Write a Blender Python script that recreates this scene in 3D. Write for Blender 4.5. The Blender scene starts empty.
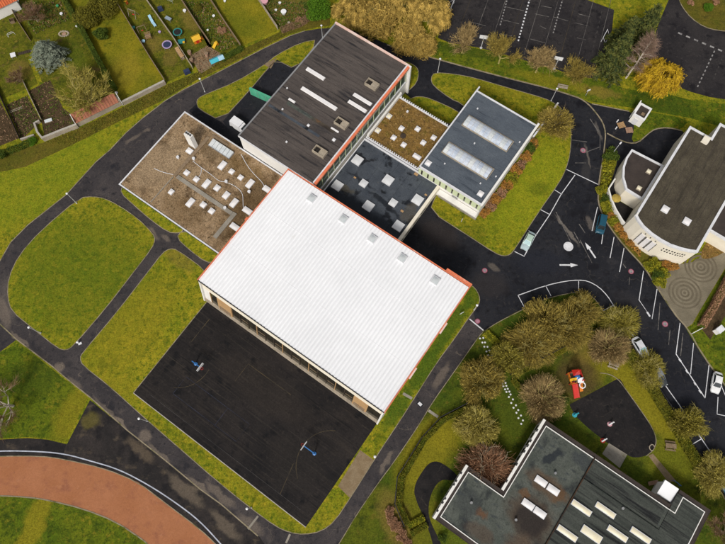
import bpy, bmesh, math, random
import numpy as np
from mathutils import Vector, Matrix
from mathutils.geometry import tessellate_polygon
R = math.radians
PI = math.pi
scene = bpy.context.scene
C = scene.collection

# ------------------------------------------------------------------ camera
FPX, TILT, CAM_H = 640.0, R(18.2), 120.0          # drone, 120 m up, pitched 18.2 degrees off straight down
cam_d = bpy.data.cameras.new('camera'); cam = bpy.data.objects.new('camera', cam_d); C.objects.link(cam)
cam.location = (0, 0, CAM_H); cam.rotation_euler = (TILT, 0, 0)
cam_d.sensor_width = 36; cam_d.lens = FPX/725*36; cam_d.clip_start = 1; cam_d.clip_end = 3000
scene.camera = cam
# ------------------------------------------------------------------ light: bright overcast winter day
SUN_EL, SUN_AZ = R(46), R(198)                    # azimuth clockwise from +Y
world = bpy.data.worlds.new('World'); scene.world = world; world.use_nodes = True
nt = world.node_tree; bg = nt.nodes['Background']
sky = nt.nodes.new('ShaderNodeTexSky'); sky.sky_type = 'NISHITA'; sky.sun_disc = False
sky.sun_elevation = SUN_EL; sky.sun_rotation = SUN_AZ; sky.dust_density = 4; sky.ozone_density = 1
hs = nt.nodes.new('ShaderNodeHueSaturation'); hs.inputs['Saturation'].default_value = 0.22
nt.links.new(sky.outputs[0], hs.inputs['Color']); nt.links.new(hs.outputs[0], bg.inputs[0])
bg.inputs[1].default_value = 0.098
sd = bpy.data.lights.new('sun', 'SUN'); sun = bpy.data.objects.new('sun', sd); C.objects.link(sun)
sd.energy = 2.15; sd.angle = R(10); sd.color = (1, .95, .87)
sdir = Vector((math.sin(SUN_AZ)*math.cos(SUN_EL), math.cos(SUN_AZ)*math.cos(SUN_EL), math.sin(SUN_EL)))
sun.rotation_euler = sdir.to_track_quat('Z', 'Y').to_euler(); sun.location = sdir*200
scene.view_settings.view_transform = 'Standard'; scene.view_settings.look = 'None'
scene.view_settings.gamma = 1; scene.view_settings.exposure = 0.1; scene.view_settings.use_curve_mapping = False

# ------------------------------------------------------------------ image pixels to plan coordinates
TH = R(35.1); CT, ST = math.cos(TH), math.sin(TH)   # the campus grid is turned 35.1 degrees
def G(x, y, z=0.0):
    """image pixel -> world metres at height z, cast through the camera model"""
    a = (x-362.5)/FPX; b = -(y-272.0)/FPX
    dy = b*math.cos(TILT)+math.sin(TILT); dz = b*math.sin(TILT)-math.cos(TILT)
    t = (z-CAM_H)/dz
    return Vector((a*t, dy*t, z))
def W(u, v, z=0.0): return Vector((u*CT+v*ST, -u*ST+v*CT, z))
def UV(x, y, z=0.0):
    p = G(x, y, z); return p.x*CT-p.y*ST, p.x*ST+p.y*CT

# ------------------------------------------------------------------ objects
def tag(o, label=None, cat=None, group=None, kind=None):
    if label: o['label'] = label
    if cat: o['category'] = cat
    if group: o['group'] = group
    if kind: o['kind'] = kind
    return o
def thing(name, label, cat, loc=(0, 0, 0), rz=0.0, group=None):
    o = bpy.data.objects.new(name, None); C.objects.link(o); o.empty_display_size = .3
    o.location = loc; o.rotation_euler = (0, 0, rz)
    return tag(o, label, cat, group)
def link(name, me, parent=None, loc=None, rz=0):
    o = bpy.data.objects.new(name, me); C.objects.link(o)
    if parent: o.parent = parent
    if loc is not None: o.location = loc
    if rz: o.rotation_euler = (0, 0, rz)
    return o
def mesh_np(name, V, F, mat, smooth=False):
    """V (n,3), F list/array of equal-length faces"""
    V = np.asarray(V, dtype=np.float32); F = np.asarray(F, dtype=np.int32)
    me = bpy.data.meshes.new(name); k = F.shape[1]
    me.vertices.add(len(V)); me.vertices.foreach_set('co', V.ravel())
    me.loops.add(F.size); me.loops.foreach_set('vertex_index', F.ravel())
    me.polygons.add(len(F)); me.polygons.foreach_set('loop_start', np.arange(0, F.size, k, dtype=np.int32))
    me.update(calc_edges=True); me.validate()
    if smooth: me.polygons.foreach_set('use_smooth', np.ones(len(F), dtype=bool))
    if mat: me.materials.append(mat)
    return me
class MB:
    def __init__(s): s.v = []; s.f = []
    def add(s, vs, fs):
        n = len(s.v); s.v += [tuple(p) for p in vs]; s.f += [tuple(i+n for i in f) for f in fs]; return s
    def box(s, x0, x1, y0, y1, z0, z1, top=None):
        """top = inset of the top face"""
        t = top or 0
        s.add([(x0, y0, z0), (x1, y0, z0), (x1, y1, z0), (x0, y1, z0), (x0+t, y0+t, z1), (x1-t, y0+t, z1), (x1-t, y1-t, z1), (x0+t, y1-t, z1)],
              [(3, 2, 1, 0), (4, 5, 6, 7), (0, 1, 5, 4), (1, 2, 6, 5), (2, 3, 7, 6), (3, 0, 4, 7)]); return s
    def bar(s, a, b, w, h=None):
        """square bar between two points"""
        a = Vector(a); b = Vector(b); d = (b-a); L = d.length
        if L < 1e-6: return s
        d /= L; up = Vector((0, 0, 1)) if abs(d.z) < .95 else Vector((1, 0, 0))
        x = d.cross(up).normalized()*(w/2); y = x.cross(d).normalized()*((h or w)/2)
        vs = [a-x-y, a+x-y, a+x+y, a-x+y, b-x-y, b+x-y, b+x+y, b-x+y]
        s.add(vs, [(0, 1, 2, 3), (7, 6, 5, 4), (1, 0, 4, 5), (2, 1, 5, 6), (3, 2, 6, 7), (0, 3, 7, 4)]); return s
    def tube(s, pts, rad, n=6, cap=True):
        pts = [Vector(p) for p in pts]
        if not hasattr(rad, '__len__'): rad = [rad]*len(pts)
        base = len(s.v); ref = None
        for i, p in enumerate(pts):
            d = (pts[min(i+1, len(pts)-1)]-pts[max(i-1, 0)]).normalized()
            if ref is None: ref = Vector((1, 0, 0)) if abs(d.x) < .8 else Vector((0, 1, 0))
            x = (ref-d*ref.dot(d)).normalized(); y = d.cross(x); ref = x
            for k in range(n):
                a = 2*PI*k/n; s.v.append(tuple(p+(x*math.cos(a)+y*math.sin(a))*rad[i]))
        for i in range(len(pts)-1):
            for k in range(n):
                a = base+i*n+k; b = base+i*n+(k+1) % n
                s.f.append((a, b, b+n, a+n))
        if cap:
            s.f.append(tuple(base+k for k in reversed(range(n)))); s.f.append(tuple(base+(len(pts)-1)*n+k for k in range(n)))
        return s
    def lathe(s, prof, n=16, c=(0, 0, 0)):
        base = len(s.v)
        for r, z in prof:
            for k in range(n):
                a = 2*PI*k/n; s.v.append((c[0]+r*math.cos(a), c[1]+r*math.sin(a), c[2]+z))
        m = len(prof)
        for i in range(m-1):
            for k in range(n):
                a = base+i*n+k; b = base+i*n+(k+1) % n; s.f.append((a, b, b+n, a+n))
        s.f.append(tuple(base+k for k in reversed(range(n)))); s.f.append(tuple(base+(m-1)*n+k for k in range(n)))
        return s
    def prism(s, poly, z0, z1, inset=0):
        """closed upright prism over a plan polygon"""
        if sum(poly[i][0]*poly[(i+1) % len(poly)][1]-poly[(i+1) % len(poly)][0]*poly[i][1] for i in range(len(poly))) < 0: poly = poly[::-1]
        n = len(poly); base = len(s.v)
        s.v += [(p[0], p[1], z0) for p in poly]+[(p[0], p[1], z1) for p in poly]
        for t in tessellate_polygon([[Vector((p[0], p[1], 0)) for p in poly]]):
            a, b, c = (Vector((poly[i][0], poly[i][1], 0)) for i in t)
            if (b-a).cross(c-a).z < 0: t = (t[0], t[2], t[1])
            s.f.append(tuple(base+n+i for i in t)); s.f.append((base+t[0], base+t[2], base+t[1]))
        for i in range(n):
            j = (i+1) % n; s.f.append((base+i, base+j, base+n+j, base+n+i))
        return s
    def ring(s, poly, off0, off1, z0, z1):
        """band that follows a polygon between two offsets (metres, + = outward)"""
        a = offset(poly, off0); b = offset(poly, off1); n = len(a); base = len(s.v)
        s.v += [(p[0], p[1], z0) for p in a]+[(p[0], p[1], z1) for p in a]+[(p[0], p[1], z1) for p in b]+[(p[0], p[1], z0) for p in b]
        for i in range(n):
            j = (i+1) % n
            for k in range(4):
                q = (k+1) % 4; s.f.append((base+k*n+i, base+k*n+j, base+q*n+j, base+q*n+i))
        return s
    def build(s, name, mat, parent=None, loc=None, rz=0, smooth=False):
        me = bpy.data.meshes.new(name); me.from_pydata(s.v, [], s.f); me.update()
        if mat: me.materials.append(mat)
        if smooth: me.polygons.foreach_set('use_smooth', [True]*len(me.polygons))
        return link(name, me, parent, loc, rz)
def offset(poly, d):
    P = [Vector((p[0], p[1])) for p in poly]; n = len(P); out = []
    area = sum(P[i].x*P[(i+1) % n].y-P[(i+1) % n].x*P[i].y for i in range(n)); sg = 1 if area > 0 else -1
    for i in range(n):
        a = (P[i]-P[i-1]); b = (P[(i+1) % n]-P[i])
        if a.length < 1e-6 or b.length < 1e-6: out.append((P[i].x, P[i].y)); continue
        a.normalize(); b.normalize()
        na = Vector((a.y, -a.x))*sg; nb = Vector((b.y, -b.x))*sg; m = na+nb
        if m.length < 1e-4: m = na
        m.normalize(); k = d/max(.45, m.dot(na)); out.append((P[i].x+m.x*k, P[i].y+m.y*k))
    return out
def chaikin(poly, it=2, closed=True):
    for _ in range(it):
        out = []; n = len(poly)
        if not closed: out.append(poly[0])
        for i in range(n if closed else n-1):
            a, b = poly[i], poly[(i+1) % n]
            out.append((a[0]*.75+b[0]*.25, a[1]*.75+b[1]*.25)); out.append((a[0]*.25+b[0]*.75, a[1]*.25+b[1]*.75))
        if not closed: out.append(poly[-1])
        poly = out
    return poly
def plan(pts, z=0.0): return [tuple(G(x, y, z)[:2]) for x, y in pts]  # outline in image pixels -> plan polygon in metres

# ------------------------------------------------------------------ materials
def rgb(h): return (h[0], h[1], h[2], 1)
def M(name, c1, c2=None, scale=1.0, rough=.85, bump=0.0, fine=(6.0, .25), patches=(), stretch=None, spec=.3, metal=0.0, lo=.35, hi=.65, rough2=None, bscale=None, detail=6, spots=(), warp=1.2, cracks=None):
    """layered noise material.  patches: (colour, scale, low, high, stretch or None)"""
    m = bpy.data.materials.new(name); m.use_nodes = True; t = m.node_tree; N = t.nodes; L = t.links
    b = N['Principled BSDF']; b.inputs['Roughness'].default_value = rough; b.inputs['Metallic'].default_value = metal
    b.inputs['Specular IOR Level'].default_value = spec
    tc = N.new('ShaderNodeTexCoord')
    def noise(sc, st=None, det=detail, seed=0.0):
        mp = N.new('ShaderNodeMapping'); L.new(tc.outputs['Object'], mp.inputs['Vector'])
        mp.inputs['Location'].default_value = (seed*7.3, seed*3.1, seed*1.7)
        if st: mp.inputs['Scale'].default_value = st
        n = N.new('ShaderNodeTexNoise'); n.inputs['Scale'].default_value = sc; n.inputs['Detail'].default_value = det; n.inputs['Roughness'].default_value = .62
        L.new(mp.outputs[0], n.inputs['Vector']); return n.outputs['Fac']
    def ramp(fac, lo, hi):
        r = N.new('ShaderNodeMapRange'); r.inputs[1].default_value = lo; r.inputs[2].default_value = hi; r.clamp = True
        L.new(fac, r.inputs[0]); return r.outputs[0]
    def mix(fac, a, bb, mode='MIX'):
        x = N.new('ShaderNodeMix'); x.data_type = 'RGBA'; x.blend_type = mode
        if hasattr(fac, 'links'): L.new(fac, x.inputs[0])
        else: x.inputs[0].default_value = fac
        for s, i in ((a, 6), (bb, 7)):
            if hasattr(s, 'links'): L.new(s, x.inputs[i])
            else: x.inputs[i].default_value = rgb(s)
        return x.outputs[2]
    col = mix(ramp(noise(scale, stretch, seed=1), lo, hi), c1, c2 or c1)
    for k, p in enumerate(patches):
        pc, ps, pl, ph = p[:4]; st = p[4] if len(p) > 4 else None
        col = mix(ramp(noise(ps, st, seed=3+k), pl, ph), col, pc)
    if spots:
        wn = N.new('ShaderNodeTexNoise'); wn.inputs['Scale'].default_value = .55; wn.inputs['Detail'].default_value = 5; L.new(tc.outputs['Object'], wn.inputs['Vector'])
        w1 = N.new('ShaderNodeVectorMath'); w1.operation = 'SUBTRACT'; L.new(wn.outputs['Color'], w1.inputs[0]); w1.inputs[1].default_value = (.5, .5, .5)
        w2 = N.new('ShaderNodeVectorMath'); w2.operation = 'MULTIPLY_ADD'; L.new(w1.outputs[0], w2.inputs[0]); w2.inputs[1].default_value = (warp*2, warp*2, 0); L.new(tc.outputs['Object'], w2.inputs[2])
        for (sx, sy, rx, ry, an, sc_, st_) in spots:        # stains and bare places with a shape of their own
            mp = N.new('ShaderNodeMapping'); mp.vector_type = 'TEXTURE'; L.new(w2.outputs[0], mp.inputs['Vector'])
            mp.inputs['Location'].default_value = (sx, sy, 0); mp.inputs['Rotation'].default_value = (0, 0, an); mp.inputs['Scale'].default_value = (rx, ry, 1e4)
            ln = N.new('ShaderNodeVectorMath'); ln.operation = 'LENGTH'; L.new(mp.outputs[0], ln.inputs[0])
            mr = N.new('ShaderNodeMapRange'); mr.interpolation_type = 'SMOOTHSTEP'; mr.inputs[1].default_value = 1.15; mr.inputs[2].default_value = .55; mr.inputs[3].default_value = 0; mr.inputs[4].default_value = st_; L.new(ln.outputs['Value'], mr.inputs[0])
            col = mix(mr.outputs[0], col, sc_)
    if cracks:                                             # (scale, width, colour, strength) hairline joints, broken up by noise
        cn = N.new('ShaderNodeTexNoise'); cn.inputs['Scale'].default_value = .5; cn.inputs['Detail'].default_value = 6; L.new(tc.outputs['Object'], cn.inputs['Vector'])
        cv_ = N.new('ShaderNodeVectorMath'); cv_.operation = 'MULTIPLY_ADD'; L.new(cn.outputs['Color'], cv_.inputs[0]); cv_.inputs[1].default_value = (3.5, 3.5, 0); L.new(tc.outputs['Object'], cv_.inputs[2])
        vo = N.new('ShaderNodeTexVoronoi'); vo.feature = 'DISTANCE_TO_EDGE'; vo.voronoi_dimensions = '2D'; vo.inputs['Scale'].default_value = cracks[0]; L.new(cv_.outputs[0], vo.inputs['Vector'])
        cr_ = N.new('ShaderNodeMapRange'); cr_.inputs[1].default_value = cracks[1]; cr_.inputs[2].default_value = 0; cr_.inputs[3].default_value = 0; cr_.inputs[4].default_value = cracks[3]; L.new(vo.outputs['Distance'], cr_.inputs[0])
        cm = N.new('ShaderNodeMath'); cm.operation = 'MULTIPLY'; L.new(cr_.outputs[0], cm.inputs[0]); L.new(ramp(noise(.22, None, 3, seed=21), .48, .62), cm.inputs[1])
        col = mix(cm.outputs[0], col, cracks[2])
    fn = noise(fine[0], None, 4, seed=9)
    fr = N.new('ShaderNodeMapRange'); fr.inputs[1].default_value = .25; fr.inputs[2].default_value = .75
    fr.inputs[3].default_value = 1-fine[1]; fr.inputs[4].default_value = 1+fine[1]; L.new(fn, fr.inputs[0])
    vm = N.new('ShaderNodeVectorMath'); vm.operation = 'SCALE'; L.new(col, vm.inputs[0]); L.new(fr.outputs[0], vm.inputs['Scale'])
    L.new(vm.outputs[0], b.inputs['Base Color'])
    if rough2 is not None:
        rr = N.new('ShaderNodeMapRange'); rr.inputs[1].default_value = .4; rr.inputs[2].default_value = .6
        rr.inputs[3].default_value = rough; rr.inputs[4].default_value = rough2; L.new(noise(scale*1.3, None, 4, seed=12), rr.inputs[0]); L.new(rr.outputs[0], b.inputs['Roughness'])
    if bump:
        bp = N.new('ShaderNodeBump'); bp.inputs['Strength'].default_value = 1; bp.inputs['Distance'].default_value = bump
        L.new(noise(bscale, None, 4, seed=15) if bscale else fn, bp.inputs['Height']); L.new(bp.outputs[0], b.inputs['Normal'])
    return m
def glassy(name, col, rough=.12, spec=.6):
    return M(name, col, tuple(c*.7 for c in col), .6, rough, 0, (3, .12), spec=spec)
def leafmat(name, c1, c2, scale=.8, trans=.25, fine=.3):
    m = M(name, c1, c2, scale*1.6, .8, 0, (5.0, fine), lo=.40, hi=.60, spec=.15)
    return m

def spot(px, py, rx, ry, an, col, st=.8):
    p = G(px, py); return (p.x, p.y, rx, ry, R(an), col, st)
YEL, GRN, DGR, DRY = (.225, .185, .012), (.075, .112, .007), (.036, .058, .006), (.185, .125, .030)
TX = [((.062, .088, .006), .45, .52, .74), ((.066, .100, .006), 1.15, .50, .64), ((.31, .245, .016), 1.0, .54, .70), ((.250, .205, .014), .75, .56, .76), ((.045, .062, .005), 2.0, .58, .74), ((.28, .22, .03), 3.0, .60, .76)]
m_grass = M('grass', (.150, .170, .008), (.240, .210, .012), .13, .95, .04, (4.2, .50), TX, spec=.1, spots=[spot(80, 270, 15, 14, 0, GRN, .55), spot(40, 180, 22, 8, 38, (.165, .200, .009), .5), spot(130, 330, 6, 14, -35, YEL, .4), spot(530, 190, 8, 14, -30, (.20, .225, .009), .55), spot(540, 190, 2.5, 2, 0, DGR, .35), spot(240, 470, 20, 2, -38, YEL, .35), spot(470, 235, 4, 3, 0, DGR, .3), spot(505, 90, 9, 2, -16, YEL, .35), spot(115, 390, 5, 3, 0, YEL, .4), spot(180, 260, 4, 2, -35, DRY, .4), spot(452, 325, 1.8, 7, -35, (.050, .092, .008), .85), spot(425, 368, 1.8, 7, -35, (.050, .092, .008), .85), spot(398, 408, 1.8, 5, -35, (.050, .092, .008), .75), spot(472, 297, 1.6, 3, -20, (.050, .092, .008), .7)])
m_grass_green = M('grass_green', (.066, .104, .006), (.120, .140, .008), .16, .95, .04, (4.2, .50), [((.036, .058, .005), .5, .50, .70), ((.038, .062, .005), 1.2, .52, .66), ((.20, .165, .014), 1.0, .55, .72), ((.030, .044, .005), 2.4, .58, .74)], spec=.1, spots=[spot(75, 412, 3.5, 7, -25, YEL, .6), spot(34, 525, 2.2, 9, -14, YEL, .75), spot(300, 10, 5, 4, 0, DRY, .5), spot(30, 380, 6, 4, 0, DGR, .5), spot(560, 83, 14, 1.6, -15, YEL, .5), spot(660, 104, 9, 2.5, -12, DGR, .5), spot(600, 92, 5, 1.6, -15, DRY, .5), spot(470, 52, 9, 1.4, -12, DGR, .6), spot(225, 30, 2, 4, 30, DRY, .6), spot(150, 45, 3, 3, 0, DRY, .45), spot(170, 55, 2, 3, 0, DRY, .4), spot(20, 70, 3, 3, 0, DRY, .45), spot(45, 15, 4, 3, 0, DRY, .55), spot(190, 20, 2, 4, 30, DRY, .4)])
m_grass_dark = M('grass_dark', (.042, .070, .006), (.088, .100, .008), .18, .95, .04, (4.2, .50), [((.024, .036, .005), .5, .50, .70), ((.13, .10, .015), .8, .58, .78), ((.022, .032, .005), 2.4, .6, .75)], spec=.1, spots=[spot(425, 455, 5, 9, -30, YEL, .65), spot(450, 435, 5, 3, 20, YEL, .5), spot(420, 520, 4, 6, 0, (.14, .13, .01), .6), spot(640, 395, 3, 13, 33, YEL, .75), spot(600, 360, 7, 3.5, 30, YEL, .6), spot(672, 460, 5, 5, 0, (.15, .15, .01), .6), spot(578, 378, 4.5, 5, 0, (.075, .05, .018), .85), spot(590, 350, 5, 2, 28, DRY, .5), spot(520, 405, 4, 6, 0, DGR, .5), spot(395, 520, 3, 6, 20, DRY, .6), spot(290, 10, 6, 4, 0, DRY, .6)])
m_grass_dry = M('grass_dry', (.125, .096, .014), (.080, .080, .009), .25, .95, .04, (4.2, .45), [((.052, .048, .010), .9, .52, .72), ((.19, .14, .03), 1.8, .58, .78)], spec=.1)
m_grass_yellow = M('grass_yellow', (.205, .172, .010), (.130, .132, .008), .22, .95, .04, (4.2, .45), [((.070, .085, .006), .9, .54, .74), ((.25, .19, .03), 2.6, .60, .78), ((.05, .06, .006), 3, .62, .76)], spec=.1, spots=[spot(125, 70, 4, 5, 0, (.26, .19, .02), .4), spot(240, 20, 3, 6, 30, (.10, .115, .007), .4)])
m_grass_garden = M('garden_grass', (.078, .088, .007), (.120, .118, .009), .2, .95, .04, (4.2, .50), [((.045, .056, .006), .6, .50, .68), ((.20, .145, .025), 1.0, .55, .72), ((.032, .040, .006), 1.6, .56, .70), ((.11, .075, .025), .45, .58, .74)], spec=.1, spots=[spot(225, 30, 2, 4, 30, DRY, .6), spot(150, 45, 3, 3, 0, DRY, .5), spot(170, 58, 2, 3, 0, DRY, .5), spot(20, 70, 3, 3, 0, DRY, .5), spot(45, 15, 4, 3, 0, DRY, .55), spot(190, 20, 2, 4, 30, DRY, .5), spot(75, 60, 3, 6, 30, (.075, .098, .007), .7)])
m_soil = M('soil', (.050, .033, .018), (.082, .054, .028), .5, .95, .05, (4.0, .45), [((.04, .045, .01), .8, .6, .75)], spec=.1)
PALE = (.17, .135, .105)
m_asph_path = M('asphalt_path', (.030, .0265, .029), (.054, .046, .046), .18, .85, .006, (4.5, .38), [((.064, .052, .048), 1.6, .56, .72), ((.015, .014, .017), 1.3, .56, .70), ((.088, .072, .064), .40, .58, .78), ((.018, .017, .021), .3, .56, .68), ((.15, .12, .095), 1.1, .69, .83)], spec=.25, warp=1.0, cracks=(.16, .012, (.13, .105, .085), .8), spots=[spot(442, 375, .7, 3.2, -33, PALE, .5), spot(386, 462, .6, 2.6, -30, PALE, .6), spot(145, 437, 1.2, 1.3, 0, PALE, .65), spot(59, 367, 1.1, .9, 0, PALE, .7), spot(97, 157, 1.6, .8, 40, PALE, .6), spot(133, 139, 2.2, .5, 40, PALE, .5), spot(147, 130, 1.2, .5, 35, PALE, .5), spot(150, 233, 2.6, .8, -40, PALE, .6), spot(166, 238, 1.4, .8, -30, PALE, .5), spot(178, 92, 3, .8, 33, PALE, .35), spot(220, 495, 4, .8, -38, PALE, .55), spot(250, 525, 3, 1.2, -38, PALE, .5), spot(10, 300, 2, 5, 20, (.12, .10, .085), .5), spot(110, 412, 5, .5, -40, PALE, .45), spot(430, 415, 1.2, 2.2, -30, (.09, .072, .06), .5), spot(20, 340, 3, .5, -38, PALE, .6), spot(75, 383, 2.2, .7, -38, PALE, .5), spot(118, 421, 3, .6, -38, PALE, .65), spot(158, 453, 3, .6, -38, PALE, .6), spot(198, 486, 3, .7, -38, PALE, .65), spot(3, 312, 1.2, 4, 25, PALE, .55)])
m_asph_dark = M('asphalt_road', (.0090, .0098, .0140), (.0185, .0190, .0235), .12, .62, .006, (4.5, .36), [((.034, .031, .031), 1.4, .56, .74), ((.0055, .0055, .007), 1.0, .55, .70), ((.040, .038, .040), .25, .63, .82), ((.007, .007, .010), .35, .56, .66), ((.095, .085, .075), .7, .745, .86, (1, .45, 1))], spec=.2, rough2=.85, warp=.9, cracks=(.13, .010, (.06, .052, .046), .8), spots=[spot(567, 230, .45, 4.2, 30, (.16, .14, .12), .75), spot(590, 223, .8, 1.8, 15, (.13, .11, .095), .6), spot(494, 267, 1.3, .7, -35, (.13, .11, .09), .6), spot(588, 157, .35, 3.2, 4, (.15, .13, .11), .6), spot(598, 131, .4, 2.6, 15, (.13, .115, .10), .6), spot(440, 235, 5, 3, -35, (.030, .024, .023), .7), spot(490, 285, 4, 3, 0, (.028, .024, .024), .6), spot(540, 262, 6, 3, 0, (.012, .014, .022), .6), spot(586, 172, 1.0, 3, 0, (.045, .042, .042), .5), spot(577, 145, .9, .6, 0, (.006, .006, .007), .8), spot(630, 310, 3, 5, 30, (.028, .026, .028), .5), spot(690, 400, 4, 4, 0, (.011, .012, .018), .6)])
m_asph_court = M('asphalt_court', (.0085, .0078, .0085), (.020, .0165, .0155), .14, .85, .006, (4.5, .38), [((.030, .024, .021), 1.5, .56, .74), ((.030, .024, .020), .35, .54, .76, (.35, 1.6, 1)), ((.005, .005, .006), .5, .56, .68), ((.048, .040, .032), 1.1, .66, .82, (.3, 2, 1)), ((.034, .028, .023), 1.0, .54, .72, (.08, 3.2, 1)), ((.006, .0055, .006), 1.2, .55, .70, (.08, 3.0, 1))], spec=.2, spots=[(-24, 3, 12, 4, 0, (.028, .022, .018), .45), (-12, -4, 6, 5, 0, (.024, .020, .017), .4)])
m_asph_play = M('asphalt_play', (.0095, .0088, .0098), (.021, .018, .0175), .2, .85, .006, (4.5, .38), [((.032, .026, .023), 1.5, .56, .74), ((.006, .006, .007), .6, .56, .68), ((.055, .046, .036), .8, .66, .8)], spec=.2, cracks=(.2, .012, (.06, .05, .04), .7))
m_asph_north = M('asphalt_north_court', (.018, .016, .018), (.034, .030, .030), .16, .85, .006, (4.5, .38), [((.010, .009, .011), .5, .54, .68), ((.050, .043, .040), 1.5, .57, .74), ((.06, .052, .048), .5, .62, .80)], spec=.2)
m_asph_old = M('asphalt_old', (.018, .016, .016), (.034, .028, .026), .3, .9, .01, (5.0, .35), [((.085, .065, .045), .45, .56, .74, (1, 1.4, 1)), ((.012, .011, .012), .35, .52, .64), ((.13, .10, .07), 1.2, .66, .8)], spec=.2, spots=[spot(90, 420, 2, 1.6, 0, (.12, .10, .02), .6), spot(140, 450, 3.5, 1.2, -40, (.12, .09, .06), .6), spot(185, 490, 5, 1.2, -40, (.14, .11, .08), .6), spot(225, 525, 4, 1.2, -42, (.14, .11, .08), .6)])
m_track = M('track_clay', (.315, .125, .056), (.37, .155, .076), .12, .95, .01, (5.0, .16), [((.25, .098, .058), .4, .52, .72), ((.40, .19, .105), .9, .60, .8), ((.20, .085, .055), 1.6, .66, .8)], spec=.1)
m_kerb = M('kerb_stone', (.20, .165, .105), (.30, .25, .17), .8, .9, .004, (8, .25), [((.10, .095, .03), .7, .52, .68)])
m_kerb_white = M('concrete_edge', (.42, .39, .34), (.32, .29, .25), .8, .9, .004, (8, .2))
m_concrete = M('concrete', (.30, .27, .225), (.22, .20, .165), .4, .9, .006, (6, .2), [((.14, .13, .08), .6, .6, .76)])
m_paving = M('plaza_concrete', (.215, .185, .130), (.150, .128, .088), .35, .9, .006, (5, .22), [((.10, .09, .06), .8, .6, .76)])
m_paving_dark = M('plaza_dark_paving', (.105, .086, .057), (.150, .126, .086), .6, .9, .004, (6, .2))
m_paint_blue_faint = M('worn_blue_paint', (.026, .028, .046), (.014, .014, .020), .9, .85, 0, (6, .3))
m_sand = M('bare_earth', (.17, .115, .06), (.24, .18, .11), .6, .95, .01, (5, .25))
m_paint = M('road_paint', (.72, .72, .74), (.52, .52, .54), 1.5, .7, 0, (6, .12), [((.10, .10, .11), 1.1, .66, .78)])
m_paint_faint = M('worn_paint', (.062, .056, .052), (.026, .024, .024), .9, .85, 0, (6, .3))
m_paint_yellow = M('worn_yellow_paint', (.085, .062, .030), (.026, .022, .016), .9, .85, 0, (6, .3))
m_paint_blue = M('blue_white_paint', (.50, .52, .60), (.34, .36, .42), 1.0, .7, 0, (6, .2))
m_paint_mid = M('half_worn_paint', (.20, .185, .17), (.05, .046, .044), .9, .85, 0, (6, .3))
m_paint_dirty = M('dirty_paint', (.33, .32, .31), (.14, .13, .13), 1.2, .85, 0, (6, .25))
m_pink = M('pink_paint', (.42, .20, .26), (.24, .11, .15), 2, .8, 0, (8, .15))
m_red_paint = M('red_paint', (.26, .04, .06), (.12, .03, .04), 2, .8, 0, (8, .15))
m_white = M('white_render', (.78, .765, .73), (.70, .68, .64), .4, .8, .003, (6, .06), [((.52, .48, .42), .5, .66, .85, (1, 1, .25))])
m_cream = M('cream_render', (.80, .74, .62), (.72, .66, .54), .35, .85, .003, (6, .06), [((.58, .50, .40), .6, .66, .85, (1, 1, .3))])
m_white_metal = M('white_sheet_metal', (.82, .825, .845), (.76, .765, .785), .11, .55, 0, (1.6, .02), [((.70, .70, .71), .35, .62, .88, (3, .15, 1)), ((.70, .69, .67), .25, .66, .85)], spec=.3)
m_coping = M('white_coping', (.72, .72, .74), (.58, .58, .60), .6, .6, 0, (6, .08), [((.36, .34, .32), .9, .64, .82)])
m_coping_pink = M('pink_coping', (.74, .60, .54), (.70, .44, .36), .6, .7, 0, (6, .08))
m_orange = M('orange_fascia', (.72, .20, .095), (.64, .16, .075), .7, .6, 0, (6, .12), [((.78, .46, .36), .5, .54, .74)])
m_gravel_brown = M('gravel_roof', (.225, .148, .080), (.32, .225, .135), .35, .95, .04, (4.0, .60), [((.085, .052, .026), .35, .50, .68), ((.36, .27, .17), 2.4, .56, .72), ((.060, .042, .020), 1.8, .55, .70)], spec=.1, warp=2.0, spots=[(4, 8, 4.5, 7, 0, (.285, .205, .125), .6), (14, 3, 6, 3, 0, (.15, .095, .045), .5), (24, 11, 3.5, 9, 0, (.085, .052, .022), .75), (18, 17, 6, 2.5, 0, (.14, .085, .03), .6), (10, 16.5, 3, 2, 0, (.09, .06, .03), .5), (13, 10.5, 7, 1.2, 0, (.27, .19, .11), .5)])
m_gravel_moss = M('mossy_gravel_roof', (.215, .125, .034), (.140, .085, .028), .5, .95, .04, (4.0, .60), [((.115, .085, .015), .6, .52, .70), ((.40, .26, .10), 2.2, .56, .72), ((.065, .042, .018), 1.5, .55, .70)], spec=.1)
m_bitumen_black = M('brown_black_bitumen', (.060, .050, .046), (.096, .080, .071), .35, .75, .004, (5, .28), [((.022, .020, .022), .5, .52, .66, (.22, 2.4, 1)), ((.105, .085, .072), .8, .62, .80, (.15, 3.2, 1)), ((.012, .013, .017), .16, .60, .72, (.45, 1.6, 1))], stretch=(.3, 2, 1), spec=.25)
m_bitumen_wet = M('wet_bitumen', (.046, .054, .067), (.068, .078, .092), .5, .6, .003, (4, .3), [((.012, .014, .018), .35, .56, .62), ((.075, .080, .082), .9, .62, .76), ((.14, .11, .06), .7, .72, .82)], spec=.35, rough2=.3, warp=1.6, spots=[(6, 2.2, 9, 2.2, 0, (.007, .010, .015), .95), (15, 2.4, 5, 2.0, 0, (.008, .011, .016), .9), (11.5, 6.3, 5, .7, -.1, (.008, .010, .014), .85), (3.0, 4.6, 2.5, .7, .1, (.09, .075, .045), .6), (5, 8, 3.5, .5, 0, (.010, .012, .016), .7), (16.5, 8, 1.6, 2.6, 0, (.09, .075, .05), .5), (9.8, 8.7, .7, .6, 0, (.005, .006, .007), .9)])
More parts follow.
